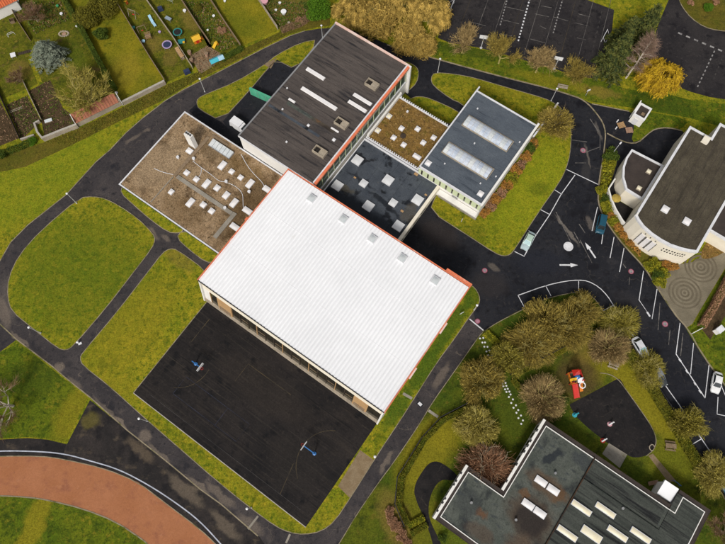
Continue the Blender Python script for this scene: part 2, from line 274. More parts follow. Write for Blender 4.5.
m_membrane = M('blue_grey_membrane', (.068, .082, .102), (.096, .112, .132), .4, .6, .002, (4, .22), [((.036, .045, .060), .6, .54, .70, (.3, 2, 1)), ((.10, .115, .14), .4, .64, .84)], spec=.3)
m_greyblue_roof = M('membrane_joint', (.105, .122, .145), (.060, .072, .092), .8, .6, 0, (5, .3))
m_bitumen_green = M('green_grey_bitumen', (.060, .068, .058), (.092, .100, .086), .4, .85, .003, (4.5, .32), [((.040, .045, .040), 1.4, .54, .70), ((.024, .027, .028), .28, .54, .66, (1, .6, 1)), ((.036, .042, .046), .9, .56, .70, (.6, 2, 1)), ((.14, .15, .13), .7, .68, .82)], spec=.2, warp=1.5, spots=[(13, 15.4, 4.6, 2.0, 0, (.10, .055, .028), .6), (15.8, 15.6, 1.2, 1.4, 0, (.11, .058, .026), .6), (13.4, 9.6, 4.8, 4.0, 0, (.070, .044, .028), .7), (13.6, 9.2, 3.2, 3.0, 0, (.022, .018, .017), .85), (10.6, 12.2, 1.2, 1.0, 0, (.12, .06, .025), .7), (6.0, 5.2, 1.3, 1.0, 0, (.12, .055, .025), .75), (7.6, 2.4, 3, 1.6, 0, (.07, .045, .03), .6), (11.5, 20.2, .8, 2.6, -.5, (.016, .020, .026), .85), (14.5, 4, 3, 3, 0, (.09, .05, .028), .6), (3.5, 5.5, 2.6, 2.4, 0, (.040, .045, .045), .6), (16, 22.5, 2.2, 1.6, 0, (.035, .04, .045), .6)])
m_bitumen_rust = M('stained_bitumen', (.030, .024, .020), (.078, .040, .020), .35, .9, .003, (6, .2), [((.015, .013, .013), .3, .50, .64), ((.062, .068, .058), .55, .58, .74)], spec=.2)
m_bitumen_dark2 = M('dark_green_bitumen', (.036, .041, .036), (.068, .074, .064), .5, .85, .003, (4.5, .32), [((.012, .013, .014), .6, .52, .66, (.12, 2.4, 1)), ((.085, .092, .08), .8, .64, .8, (.15, 3, 1))], stretch=(.2, 2.2, 1), spec=.2)
m_church_roof = M('church_roof_felt', (.052, .043, .030), (.082, .069, .047), .35, .88, .004, (4.5, .36), [((.034, .029, .021), .4, .54, .70, (2.2, .3, 1)), ((.13, .115, .025), .45, .70, .80, (.6, 1.6, 1)), ((.09, .082, .06), 1.1, .64, .8, (2.6, .25, 1))], spec=.2)
m_dark_felt = M('dark_brown_felt', (.036, .028, .025), (.055, .042, .036), .5, .88, .003, (6, .18))
m_pane = M('opal_skylight', (.70, .71, .72), (.60, .61, .62), .8, .25, 0, (5, .06), [((.42, .41, .38), 1.2, .66, .82)], spec=.5)
m_pane_cream = M('cream_skylight', (.74, .66, .46), (.80, .75, .60), .5, .4, 0, (5, .08), spec=.4)
m_pane_white = M('white_skylight', (.80, .77, .76), (.72, .70, .70), .5, .4, 0, (5, .05), spec=.4)
m_pane_blue = M('clear_skylight', (.36, .42, .52), (.56, .60, .66), .7, .15, 0, (4, .10), spec=.6)
m_pane_grey = M('grey_dome', (.44, .48, .50), (.60, .62, .62), .9, .2, 0, (4, .10), spec=.6)
m_glass_green = M('green_glass', (.030, .062, .042), (.075, .105, .055), .4, .12, 0, (3, .2), [((.16, .17, .10), .6, .6, .75)], spec=.6)
m_glass_dark = M('dark_glass', (.020, .018, .014), (.045, .038, .024), .6, .12, 0, (3, .2), spec=.6)
m_glass_car = M('car_glass', (.015, .02, .024), (.03, .038, .042), 1, .05, 0, (3, .1), spec=.8)
m_screen_pale = M('pale_windscreen', (.30, .46, .46), (.22, .36, .40), 1, .4, 0, (3, .1), spec=.3)
m_pale_green = M('pale_green_wall', (.60, .66, .42), (.54, .60, .38), .6, .8, 0, (6, .06))
m_tan = M('tan_timber', (.46, .29, .14), (.38, .23, .11), .7, .75, .002, (8, .12))
m_wood = M('weathered_timber', (.17, .115, .07), (.26, .19, .12), 1.2, .85, .003, (9, .2))
m_wood_dark = M('dark_timber', (.035, .024, .018), (.06, .043, .03), 1.2, .85, .003, (9, .2))
m_rust = M('red_brown_metal', (.30, .17, .11), (.42, .28, .20), 1.2, .7, 0, (8, .15))
m_metal = M('galvanised_metal', (.34, .34, .34), (.26, .26, .27), 1, .45, 0, (8, .1), metal=.3)
m_metal_dark = M('dark_metal', (.022, .022, .024), (.04, .038, .038), 1, .5, 0, (8, .15))
m_pole = M('pale_pole', (.56, .56, .57), (.46, .46, .47), 1, .5, 0, (8, .08))
m_white_paint = M('white_gloss', (.78, .78, .79), (.70, .70, .72), 1, .4, 0, (8, .05))
m_stone = M('pale_stone', (.40, .34, .26), (.28, .235, .18), .8, .9, .01, (6, .25), [((.14, .13, .05), .8, .6, .75)])
m_brick = M('red_tile', (.34, .130, .075), (.26, .090, .050), 1.4, .85, .01, (7, .3), [((.42, .22, .15), 1.2, .62, .8)])
m_tile_orange = M('orange_tile', (.56, .135, .045), (.42, .095, .04), 1.4, .8, .01, (7, .25))
m_black = M('black_rubber', (.012, .012, .013), (.02, .02, .02), 2, .8, 0, (8, .2))
def paint(name, c, rough=.3): return M(name, c, tuple(x*.88 for x in c), 1.2, rough, 0, (9, .06), spec=.5)
m_blue = paint('blue_paint', (.035, .16, .42)); m_cyan = paint('cyan_plastic', (.05, .42, .52)); m_red = paint('red_plastic', (.55, .030, .020))
m_yellow = paint('yellow_plastic', (.68, .40, .02)); m_orange_p = paint('orange_plastic', (.70, .20, .02)); m_teal = paint('teal_plastic', (.03, .22, .20))
m_purple = paint('lilac_plastic', (.42, .32, .52)); m_navy = paint('navy_cover', (.03, .04, .09)); m_lightblue = paint('light_blue_fabric', (.34, .56, .70), .8)
m_green_p = paint('green_plastic', (.05, .30, .12)); m_pinkp = paint('pink_plastic', (.68, .36, .40)); m_greyblue = paint('grey_blue', (.26, .32, .38))
m_green_mesh = M('green_windbreak', (.06, .34, .20), (.10, .42, .27), 1.0, .7, 0, (6, .15), [((.25, .55, .42), .9, .6, .75)])
m_bark = M('bark', (.10, .075, .048), (.16, .125, .08), 2, .9, 0, (8, .25))
m_bark_pale = M('pale_bark', (.40, .34, .24), (.28, .23, .15), 2, .9, 0, (8, .2))
m_bark_white = M('white_bark', (.62, .55, .46), (.44, .38, .31), 2, .85, 0, (8, .2), [((.06, .05, .045), 3, .66, .75)])
m_bark_yellow = M('lichen_bark', (.42, .36, .12), (.30, .25, .08), 2, .9, 0, (8, .25))
l_olive = leafmat('olive_buds', (.40, .30, .065), (.18, .137, .033))
l_olive_g = leafmat('olive_green_buds', (.41, .345, .058), (.185, .163, .030))
l_tan = leafmat('tan_twigs', (.46, .33, .145), (.22, .155, .065))
l_rust = leafmat('red_brown_twigs', (.50, .285, .165), (.27, .15, .085))
l_brown = leafmat('brown_twigs', (.30, .185, .105), (.19, .115, .066))
l_purple = leafmat('purple_brown_twigs', (.34, .23, .17), (.20, .13, .095))
l_yg = leafmat('yellow_green_twigs', (.50, .42, .10), (.30, .25, .055))
l_gold = leafmat('golden_leaves', (.60, .40, .022), (.33, .205, .016))
l_thicket = leafmat('golden_brown_leaves', (.62, .43, .11), (.24, .165, .035), .5)
l_conifer = leafmat('conifer_needles', (.022, .036, .011), (.115, .122, .028))
l_blue = leafmat('blue_grey_needles', (.115, .140, .105), (.24, .27, .20))
l_green = leafmat('bright_green_leaves', (.115, .235, .014), (.060, .140, .010))
l_mid = leafmat('mid_green_leaves', (.095, .135, .016), (.050, .080, .012))
l_shrub = leafmat('yellow_green_leaves', (.34, .31, .020), (.15, .16, .014))
l_orange = leafmat('orange_brown_leaves', (.48, .23, .045), (.28, .15, .04))
l_dkolive = leafmat('dark_olive_leaves', (.20, .175, .020), (.105, .10, .014))
l_hedge = leafmat('hedge_leaves', (.19, .170, .014), (.10, .105, .012))
# ================================================================== SETTING: ground, paths, roads, lawns
def sheet(name, poly, z, mat, parent=None, kind='structure', thick=None):
    mb = MB(); t = tessellate_polygon([[Vector((p[0], p[1], 0)) for p in poly]])
    fs = []
    for a, b, c in t:
        A, B, D = (Vector((poly[i][0], poly[i][1], 0)) for i in (a, b, c))
        fs.append((a, b, c) if (B-A).cross(D-A).z > 0 else (a, c, b))
    mb.add([(p[0], p[1], z) for p in poly], fs)
    o = mb.build(name, mat, parent)
    if not parent and kind: o['kind'] = kind
    return o
def lawn(name, pts, mat=None, z=.10, sm=1, kerb=True, kmat=None, raw=False):
    poly = pts if raw else plan(pts)
    if sm: poly = chaikin(poly, sm)
    mb = MB().prism(poly, -.02, z); o = mb.build(name, mat or m_grass); o['kind'] = 'structure'
    if kerb:
        k = MB().ring(poly, .003, .13, -.02, z+.012).build('kerb', kmat or m_kerb, o)
    return o
g = MB().add([(-900, -700, 0), (900, -700, 0), (900, 1100, 0), (-900, 1100, 0)], [(0, 1, 2, 3)]).build('ground', m_grass); g['kind'] = 'structure'

# gardens and rough strips north of the ring path
sheet('rough_grass_strip', plan([(-30, 178), (-30, 166), (45, 142), (80, 128), (125, 106), (166, 85), (200, 71), (243, 49), (280, 32), (310, 20), (330, 14), (330, 26), (318, 27), (290, 34), (265, 46), (240, 59), (195, 81), (160, 102), (120, 121), (70, 146), (25, 167)]), .006, m_grass_dry)
for nm, pts, mt in (
    ('garden_lawn', [(-40, -20), (8, -14), (20, 21), (33, 42), (28, 60), (38, 84), (0, 100), (-40, 110)], m_grass_garden),
    ('garden_lawn', [(8, -14), (64, -14), (84, 31), (99, 61), (116, 92), (78, 112), (46, 92), (33, 60), (33, 42)], m_grass_garden),
    ('garden_lawn', [(64, -14), (115, -14), (133, 30), (150, 58), (166, 83), (124, 104), (99, 61), (84, 31)], m_grass_yellow),
    ('garden_lawn', [(115, -14), (146, -14), (173, 38), (193, 70), (168, 82), (150, 58), (133, 30)], m_grass_garden),
    ('garden_lawn', [(146, -14), (181, -14), (199, 28), (212, 46), (194, 68), (173, 38)], m_grass_garden),
    ('garden_lawn', [(181, -14), (210, -14), (226, 25), (241, 46), (214, 60), (199, 28)], m_grass_garden),
    ('garden_lawn', [(210, -14), (258, -14), (278, 30), (243, 46), (226, 25)], m_grass_yellow),
    ('garden_lawn', [(258, -14), (330, -20), (325, 12), (280, 30)], m_grass_dark)):
    sheet(nm, plan(pts), .010, mt)
sheet('vegetable_bed', plan([(6.6, 105), (27, 96), (41, 121), (21.5, 140)]), .016, m_soil)
sheet('vegetable_bed', plan([(29, 91), (50, 80), (63, 108), (76, 118), (78, 125), (45, 139), (41, 119)]), .016, m_soil)
sheet('vegetable_bed', plan([(-40, 112), (-2, 98), (20, 138), (-10, 150), (-40, 150)]), .016, m_soil)
sheet('garden_patio', plan([(190, 56), (207, 46), (222, 54), (214, 66), (200, 74)]), .016, m_sand)
# planted rows in the beds
rng = random.Random(5)

# ring path (grey-brown asphalt): west loop, south side and the lane east of the hall
path_poly = [(318, 29), (305, 31), (290, 36), (265, 48), (240, 61), (215, 74), (195, 84), (183, 90), (165, 101), (160, 105), (143, 118), (126, 133), (110, 150), (96, 162), (66, 195), (28, 225), (11, 242), (0, 261), (-18, 288), (-22, 305), (0, 324), (16, 339), (52, 366), (66, 378), (91, 398), (127, 430), (165, 460), (200, 489), (221, 504), (260, 537), (275, 560), (328, 560), (343, 537), (356, 515), (380, 480), (393, 463), (420, 423), (433, 401), (453, 373), (476, 340), (484, 330), (474, 300), (400, 240), (338, 60), (345, 27)]
o_path = sheet('ring_path', plan(path_poly), .014, m_asph_path)
sheet('side_path', plan([(-30, 316), (0, 325), (16, 340), (0, 352), (-30, 372)]), .012, m_asph_path)
# kerb along the outer edge of the ring path
def strip(name, pts, w, z0, z1, mat, parent=None, raw=False, kind=None, sm=0):
    P = [Vector(p) for p in (pts if raw else plan(pts))]
    if sm: P = [Vector(p) for p in chaikin([tuple(p) for p in P], sm, False)]
    L = []; Rr = []
    for i, p in enumerate(P):
        d = (P[min(i+1, len(P)-1)]-P[max(i-1, 0)]).normalized(); n = Vector((-d.y, d.x))*(w/2); L.append(p+n); Rr.append(p-n)
    mb = MB(); n = len(P)
    vs = [(p.x, p.y, z) for q, z in ((L, z0), (L, z1), (Rr, z1), (Rr, z0)) for p in q]; fs = []
    for i in range(n-1):
        fs += [(i, i+1, n+i+1, n+i), (n+i, n+i+1, 2*n+i+1, 2*n+i), (2*n+i, 2*n+i+1, 3*n+i+1, 3*n+i)]
    fs += [(0, n, 2*n, 3*n), (4*n-1, 3*n-1, 2*n-1, n-1)]
    o = mb.add(vs, fs).build(name, mat, parent)
    if kind: o['kind'] = kind
    return o
strip('kerb', [(305, 31), (290, 36), (265, 48), (240, 61), (215, 74), (195, 84), (183, 90), (165, 101), (160, 105), (143, 118), (126, 133), (110, 150), (96, 162), (66, 195), (28, 225), (11, 242), (0, 261), (-18, 288)], .16, 0, .05, m_kerb, o_path)
strip('kerb', [(0, 324), (16, 339), (52, 366), (66, 378), (91, 398), (127, 430), (165, 460), (200, 489), (221, 504), (258, 536)], .2, 0, .03, m_kerb, o_path)

# dark tarmac wedge, track and its border
track_out = [(-60, 462), (-30, 458), (0, 456), (41, 456), (63.5, 459), (105, 468.5), (138, 482), (165.5, 503), (200, 529), (216, 544), (240, 570)]
track_in = [(165, 570), (147.6, 544), (143.5, 540), (116, 521.5), (83, 508.5), (47, 499.7), (27.6, 497), (0, 495.5), (-30, 496), (-60, 498)]
sheet('tarmac_wedge', plan([(90, 400), (127, 430), (165, 460.5), (200, 489.5), (221, 504.5), (261, 536), (285, 570), (240, 570), (216, 544), (165, 503), (105, 467), (66, 446)]), .008, m_asph_old)
sheet('track_border', plan([(-60, 441), (0, 439.5), (27, 438), (47, 439.5), (66, 444), (110, 462), (150, 482), (185, 508), (222, 544), (245, 570), (230, 570), (200, 529), (160, 502), (105, 471), (60, 461), (0, 458), (-60, 464)]), .011, m_asph_old)
sheet('dark_tarmac_patch', plan([(46, 440), (66, 444.5), (63, 457), (42, 455)]), .015, m_asph_play)
o_track = sheet('running_track', plan(track_out+track_in), .018, m_track)
strip('white_line', [(-60, 455), (0, 450.5), (41, 451.4), (66, 454), (91, 461), (118.6, 469), (149, 485), (176.5, 503), (200, 521), (221, 544), (240, 566)], .20, .01, .028, m_paint_blue, o_track, sm=2)
strip('edge_line', list(reversed(track_in)), .22, .01, .05, m_kerb, o_track, sm=1)
strip('edge_line', track_out, .15, .01, .05, m_kerb, o_track, sm=1)
sheet('infield_grass', plan([(165, 570), (147.6, 545), (143.5, 541), (116, 522.5), (83, 509.5), (47, 500.7), (27.6, 498), (0, 496.5), (-60, 499), (-60, 600)]), .02, m_grass_green)
sheet('west_verge', plan([(0, 352), (19, 343), (52, 369), (88, 398), (66, 442), (47, 438.5), (27, 437), (0, 438.5), (-60, 440), (-60, 380)]), .007, m_grass_green)

# lawns of the west half
lawn('west_lawn', [(80, 198), (94, 197), (105, 199), (119, 206), (138, 219), (153, 234), (155, 240), (152, 248), (132, 274), (105, 309), (73, 346), (66, 350), (58, 348), (33, 328), (12, 311), (8, 297), (9, 278), (19, 256), (41, 231)], m_grass)
o_cl = lawn('court_lawn', [(163, 253), (170, 249), (177, 250), (206, 271), (225, 300), (300, 320), (376, 400), (430, 320), (468, 284), (474.5, 288), (478.6, 295), (479.5, 301.5), (476, 308), (469.5, 316), (454.6, 338), (436, 363), (414, 398), (399, 421.5), (378, 453), (351, 496), (334.5, 521), (321, 531), (304, 534), (290, 532), (276, 526), (250, 507), (216, 479.5), (180, 448), (143, 416), (110, 386), (83, 365), (80.5, 358), (83, 353), (116, 314), (150, 270)], m_grass)
lawn('annex_verge', [(121, 193), (123, 186), (140, 195), (181, 226), (183, 231), (178, 233), (168, 232), (150, 219), (133, 204)], m_grass, kmat=m_kerb)
lawn('annex_verge', [(177, 238), (182, 231), (196, 236), (222, 252), (216, 262), (206, 262), (190, 250)], m_grass)
sheet('bare_patch', plan([(360, 450), (374, 460), (350, 498), (338, 486)]), .104, m_sand)
lawn('triangle_lawn', [(319, 40), (301, 43), (276.5, 55.5), (265.5, 65), (235, 83), (205, 95), (198, 99), (197, 103.5), (199, 109), (221, 121), (249, 91), (268, 68), (277, 60), (296, 70)], m_grass)
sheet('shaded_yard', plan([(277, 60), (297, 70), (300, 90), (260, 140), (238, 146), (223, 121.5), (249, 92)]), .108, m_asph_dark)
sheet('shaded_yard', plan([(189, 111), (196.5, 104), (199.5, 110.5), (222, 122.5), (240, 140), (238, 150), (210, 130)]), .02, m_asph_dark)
sheet('bare_patch', plan([(264, 65), (277, 58), (271, 69)]), .112, m_sand)

# sports court beside the hall
court_uv = [(-43.85, -11.5), (-3.85, -11.7), (-3.75, 10.0), (-43.85, 10.0)]
o_court = sheet('sports_court', court_uv, .112, m_asph_court); o_court.rotation_euler = (0, 0, -TH)
def uvstrip(name, pts, w, mat, parent, z0=.10, z1=.118): return strip(name, pts, w, z0, z1, mat, parent, raw=True)
def arc(cx, cy, r, a0, a1, n=14): return [(cx+r*math.cos(R(a0+(a1-a0)*i/n)), cy+r*math.sin(R(a0+(a1-a0)*i/n))) for i in range(n+1)]
cu, cv = -23.8, -1.0
for s in (-1, 1):
    uvstrip('court_line', arc(cu+s*17.5, cv, 6.2, (-62 if s < 0 else 118), (8 if s < 0 else 235)), .09, m_paint_yellow, o_court)
uvstrip('court_line', [(cu-17.5, cv+8.6), (cu-17.5, cv+3)], .09, m_paint_yellow, o_court); uvstrip('court_line', [(cu-6, cv+2), (cu-6, cv+6), (cu+4, cv+6)], .10, m_paint_yellow, o_court)
uvstrip('court_line', [(cu-14, cv-6.4), (cu+1, cv-6.4), (cu+1, cv-2.6), (cu-14, cv-2.6), (cu-14, cv-6.4)], .11, m_paint_blue_faint, o_court); uvstrip('court_line', [(cu-4, cv-6.4), (cu-4, cv-2.6)], .1, m_paint_blue_faint, o_court)
uvstrip('court_line', [(cu+13, cv-9), (cu+11.8, cv-3.5)], .09, m_paint_yellow, o_court); uvstrip('court_line', [(cu-17.5, cv-9), (cu+17.5, cv-9)], .07, m_paint_faint, o_court)
uvstrip('kerb', [(-43.85, -11.55), (-3.85, -11.75)], .14, m_kerb_white, o_court, .09, .125)
uvstrip('kerb', [(-43.9, -11.5), (-43.9, 9.7)], .14, m_kerb, o_court, .09, .125)

# ------------------------------------------------------------------ east: dark asphalt road, car park, kerbs
road_poly = [(338, 40), (345, 27), (387, 44), (401, 49.7), (432, 58), (492, 74.5), (553, 89.7), (571, 95.5), (580, 98.5), (592, 104), (629, 111.5), (640, 120), (640, 142), (648, 134), (655, 129), (668, 128), (682, 131), (700, 150), (640, 200), (612, 200), (598, 202), (602, 214.5), (610, 228), (624, 246), (644, 267), (656, 286), (675, 315), (688, 329), (701, 353), (725, 386), (770, 440), (800, 490), (800, 600), (760, 600), (712, 478), (650, 395), (605, 330), (575, 305), (545, 310), (519, 310.6), (499, 321), (484, 330.5), (476, 322), (470, 300), (400, 250), (420, 170), (440, 120), (400, 90), (380, 60)]
o_road = sheet('road', plan(road_poly), .018, m_asph_dark)
strip('kerb', [(387, 45), (401, 49.7), (432, 58), (492, 74.5), (553, 89.7), (571, 95.5), (580, 98.5), (588, 104), (596, 113), (603, 123), (605.5, 133), (604.5, 146), (602, 163), (599.5, 177), (598, 192), (598, 202), (602, 214.5), (610, 228), (624, 246), (644, 267), (656, 286), (675, 315), (688, 329), (701, 353), (725, 386), (770, 440)], .24, 0, .12, m_kerb, o_road, sm=1)
strip('kerb', [(607, 133.5), (619, 140), (629, 143.5), (638, 143), (648, 134), (655, 129), (668, 127.6), (682, 131)], .22, 0, .12, m_kerb, o_road, sm=1)
strip('kerb', [(592, 104), (629, 111.5)], .18, 0, .1, m_kerb, o_road)
lawn('hut_verge', [(631, 142.5), (634, 128), (634, 112), (648, 112), (690, 120), (680, 130), (668, 127), (655, 128.5), (648, 133), (640, 140.5)], m_grass_green, kerb=False)
lawn('east_lawn', [(434.5, 73), (454, 74.5), (475, 78.5), (498, 85.5), (536.5, 96.5), (550, 101), (562, 109), (569, 120), (571, 134), (569.7, 154.5), (565.6, 169), (560, 181), (536.5, 214.5), (514.5, 249), (510, 254.5), (503.5, 256), (495, 253), (467.6, 235), (430, 211), (436, 196), (470, 140), (470, 112), (461, 103), (451, 99), (433, 85.5), (431, 78.6)], m_grass)
lawn('courtyard_lawn', [(408, 101), (414, 97.5), (421, 97), (430, 99), (457, 111), (460, 116), (448, 126), (425, 114)], m_grass)
lawn('corner_lawn', [(404, 62), (410, 63.4), (416.6, 67.6), (418.5, 73), (416.6, 83), (408, 91), (398, 96), (398, 70)], m_grass)
# north courts and the northeast road
o_nc = sheet('north_court', plan([(449, -8), (579, -3), (614, 10), (612, 30), (598, 79.5), (571, 75), (555, 69), (516, 58), (480, 48), (450, 43), (438, 38)]), .012, m_asph_north)
o_ne = sheet('northeast_road', plan([(672, -8), (790, -8), (790, 110), (725, 99.5), (709, 97), (691, 92), (678, 87), (655, 80), (648, 60), (658, 25)]), .012, m_asph_north)
lawn('northeast_island', [(678.6, -8), (679, 0), (683, 8), (691, 18), (704, 27), (717.6, 30.6), (740, 32), (800, 30), (800, -20)], m_grass_dry, kmat=m_kerb)
sheet('north_verge', plan([(440, 41), (450, 44), (480, 49), (516, 59), (555, 70), (571, 76), (598, 80), (630, 90), (660, 92), (690, 100), (725, 104), (725, 128), (690, 118), (640, 109), (592, 102), (571, 94), (553, 88), (492, 73), (432, 56.5)]), .007, m_grass_green)
for i in range(9):                               # worn court lines, many sports overlaid
    x0 = 458+i*17.5
    strip('court_line', [(x0+14, -4), (x0-4, 42+i*3.2)], .08, 0, .018, m_paint_mid if i % 3 else m_paint_yellow, o_nc)
for i, (a, b) in enumerate([((470, 22), (486, 26)), ((506, 7), (524, 11)), ((503, 20), (519, 24)), ((535, 14), (549, 17)), ((540, 26), (546, 29)), ((530, 39), (545, 43)), ((578, 14), (590, 17)), ((575, 23), (588, 26)), ((577, 38), (586, 40)), ((541, 6), (552, 8)), ((553, 17), (568, 21)), ((500, 34), (512, 36)), ((484, 40), (494, 41))]):
    strip('court_line', [a, b], .12, 0, .020, m_paint_mid, o_nc)
strip('court_line', [(470, 22), (466, 40), (482, 44), (492, 38), (494, 24)], .08, 0, .02, m_paint_faint, o_nc)
def dashes(name, a, b, n, w, mat, parent, z=.022, duty=.5):
    for i in range(n):
        t0 = (i+.25)/n; t1 = t0+duty/n
        strip(name, [(a[0]+(b[0]-a[0])*t0, a[1]+(b[1]-a[1])*t0), (a[0]+(b[0]-a[0])*t1, a[1]+(b[1]-a[1])*t1)], w, 0, z, mat, parent)
dashes('dash', (530, -2), (518, 42), 14, .32, m_paint, o_nc); dashes('dash', (563, -2), (553, 34), 12, .26, m_paint_dirty, o_nc); dashes('dash', (507, 0), (500, 26), 9, .26, m_paint_dirty, o_nc)
dashes('dash', (602, 10), (592, 54), 9, .2, m_paint_faint, o_nc)
dashes('dash', (715, 50), (697, 88), 10, .26, m_paint_dirty, o_ne); dashes('dash', (724, 54), (713, 80), 7, .24, m_paint_faint, o_ne); dashes('dash', (676, 32), (724, 52), 6, .42, m_paint_dirty, o_ne)

# ------------------------------------------------------------------ painted markings on the road
def line(pts, w=.14, mat=None, z=.026, name='bay_line', sm=0): return strip(name, pts, w, 0, z, mat or m_paint, o_road, sm=sm)
line([(566.5, 169.5), (598, 184.5)], .16)
line([(575, 175), (561, 194.5), (549.5, 215), (536, 235), (524.5, 255.5)], .16)
for a, b in (((554, 189.5), (562, 194.5)), ((538.5, 208.5), (549.5, 214.5)), ((528.5, 230.5), (536.5, 235)), ((514.5, 251.5), (524.5, 256.5))): line([a, b], .14)
line([(538.5, 208.5), (533, 215.5)], .12, m_paint_dirty)
line([(597.5, 207), (592, 231)], .14); line([(603, 233), (601.5, 244)], .14)
line([(614, 237), (610, 258)], .14); line([(624, 248), (619.5, 272)], .14); line([(643.5, 271), (639, 300), (652, 319), (657, 289)], .15)
line([(680, 323), (676, 354)], .15); line([(676, 354), (705, 398)], .17); line([(693.5, 343), (690.5, 374)], .13); line([(709, 365), (705, 398)], .15)
line([(718, 397), (717, 414), (740, 419)], .15); line([(718, 378), (726, 397)], .12)
for a, b in (((647, 312), (650, 316.5)), ((679, 359), (681, 361.5)), ((686, 370), (688, 373)), ((694, 382), (696, 385)), ((699, 390), (701.5, 393))): line([a, b], .34, m_paint, .030)
bays = [(518, 295.4), (545.5, 285.5), (566, 281), (578.6, 280), (588, 281), (599, 287), (607.6, 296), (613.4, 305.3), (629.5, 330), (646.4, 356.4), (663.5, 383), (683, 410), (701.5, 439), (722.6, 469.4), (760, 525)]
line(bays, .16, sm=1)
for a, b in (((518, 295.4), (524, 306.6)), ((545.5, 285.5), (551, 296)), ((578.6, 280), (578.6, 291)), ((613.4, 305.3), (602.6, 311)), ((630, 330), (619, 335.6)), ((646.4, 356.4), (635.6, 361.7)), ((664, 383), (654, 388)), ((683, 410), (672, 417)), ((701, 439), (691, 445))): line([a, b], .14)
line([(469.5, 319), (483.5, 330.5)], .22)
def arrow(a, b, w=.16, head=1.5, hw=.75):
    A = G(*a); B = G(*b); d = (B-A).normalized(); n = Vector((-d.y, d.x, 0)); K = B-d*head; z = .027
    MB().add([(*(p)[:2], z) for p in (A-n*w, K-n*w, K-n*hw/2*1.2, B, K+n*hw/2*1.2, K+n*w, A+n*w)], [(0, 1, 5, 6), (2, 3, 4)]).build('arrow', m_paint, o_road)
arrow((559.5, 265), (578, 265.2)); arrow((595.5, 258), (585, 242.5))
def disc(px, py, r, mat, name='disc', z=.026, rim=None):
    c = G(px, py); me = MB().lathe([(r, 0), (r, .004)], 28).build(name, mat, o_road, (c.x, c.y, z))
    if rim:
        MB().add([((r+ (.0 if k else .1))*math.cos(2*PI*i/28), (r+(.0 if k else .1))*math.sin(2*PI*i/28), .002) for k in (0, 1) for i in range(28)], [(i, (i+1) % 28, 28+(i+1) % 28, 28+i) for i in range(28)]).build('disc_rim', rim, me)
disc(568.3, 246.5, .98, m_paint)
disc(583, 150.5, .52, m_pink, rim=m_red_paint); disc(484.7, 270.5, .45, m_pink, rim=m_red_paint); disc(477.5, 321.2, .42, m_pink, rim=m_red_paint)
disc(631, 271.5, .46, m_pink, rim=m_red_paint); disc(665, 324, .5, m_pink, rim=m_red_paint)
for px, py, r in ((631, 271.5, .28), (665, 324, .3), (583, 150.5, .3), (484.7, 270.5, .25)): disc(px, py, r, m_paint_dirty, z=.031)
for a, b in (((629.6, 277), (629, 285)), ((623, 264), (626, 268)), ((660, 303), (658, 330)), ((670, 330), (668.5, 345)), ((683, 333), (680.5, 356)), ((571, 140), (587, 142)), ((584, 153), (600, 147)), ((556, 212), (573, 247)), ((574, 232), (580, 243)), ((580, 240), (592, 263)), ((579, 224), (585, 233)), ((590, 119), (600, 134)), ((600, 134), (600, 150)), ((575, 163), (586, 163))):
    line([a, b], .14 if b[0]-a[0] < 20 else .2, m_paint_mid, .023, 'worn_line')
# scuffed pale wear patches and repair seams
# white post footing, cover plate and pale strips at the lane
lane = MB(); c = G(420, 404)
sheet('drain_slab', [(c.x+dx, c.y+dy) for dx, dy in ((-.75, .1), (.1, -.7), (.75, -.1), (-.1, .7))], .020, m_asph_dark)
mh = MB().prism([(c.x+dx*.62, c.y+dy*.62) for dx, dy in ((-.75, .1), (.1, -.7), (.75, -.1), (-.1, .7))], .0, .045).build('drain_cover', m_coping); mh['kind'] = 'structure'
for a, b in (((403, 393.5), (412, 398.5)), ((428.5, 410.5), (438, 417))): strip('paved_strip', [a, b], .5, 0, .125, m_concrete, kind='structure')
for a, b in (((258, 516), (248, 529)), ((290, 534), (286, 543))): strip('drain_channel', [a, b], .35, 0, .022, m_concrete, kind='structure')

# ------------------------------------------------------------------ southeast: nursery grounds, playground, plaza
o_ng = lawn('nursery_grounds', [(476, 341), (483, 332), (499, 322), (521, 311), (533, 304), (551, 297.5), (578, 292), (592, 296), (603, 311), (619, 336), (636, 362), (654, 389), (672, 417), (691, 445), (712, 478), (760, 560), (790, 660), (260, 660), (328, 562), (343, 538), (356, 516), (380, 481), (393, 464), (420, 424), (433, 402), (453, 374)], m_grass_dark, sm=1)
o_pg = sheet('playground', chaikin(plan([(569, 405), (570, 404), (594, 391.6), (613, 381), (618, 378.5), (621, 380), (626, 390), (639, 408), (652.6, 428), (656.5, 440), (654, 449.5), (646, 456), (634, 458), (626, 454.5), (608, 444), (578, 420)]), 2), .112, m_asph_play)
strip('kerb', [(600, 373), (609, 374), (618, 379), (626, 390), (639, 408), (652.6, 428), (656.5, 440), (654, 449.5), (646, 456)], .14, .09, .135, m_kerb, o_pg, sm=2)
sheet('terrace_slab', plan([(608.7, 443), (627, 454.5), (619.5, 468), (602, 453.7)]), .118, m_concrete)
sheet('garden_path', plan([(648, 455.6), (652.5, 453.5), (676, 481), (668, 482)]), .114, m_sand)
sheet('entrance_path', chaikin(plan([(413, 487), (424.7, 467), (433, 460.6), (443, 463), (459, 476), (454, 481), (443, 479), (436, 484), (429.7, 497), (428, 512), (431, 523.5), (442, 545), (450, 570), (438, 570), (433, 543), (424.7, 518.6), (416.4, 502)]), 2), .112, m_asph_play)
sheet('shrub_bed', plan([(598, 203), (602, 215), (610, 229), (624, 247), (644, 268), (656, 287), (661, 284), (668, 268), (684, 262), (640, 246), (622, 222), (609, 190), (616, 165), (606, 148), (601, 170)]), .10, m_grass_dry)
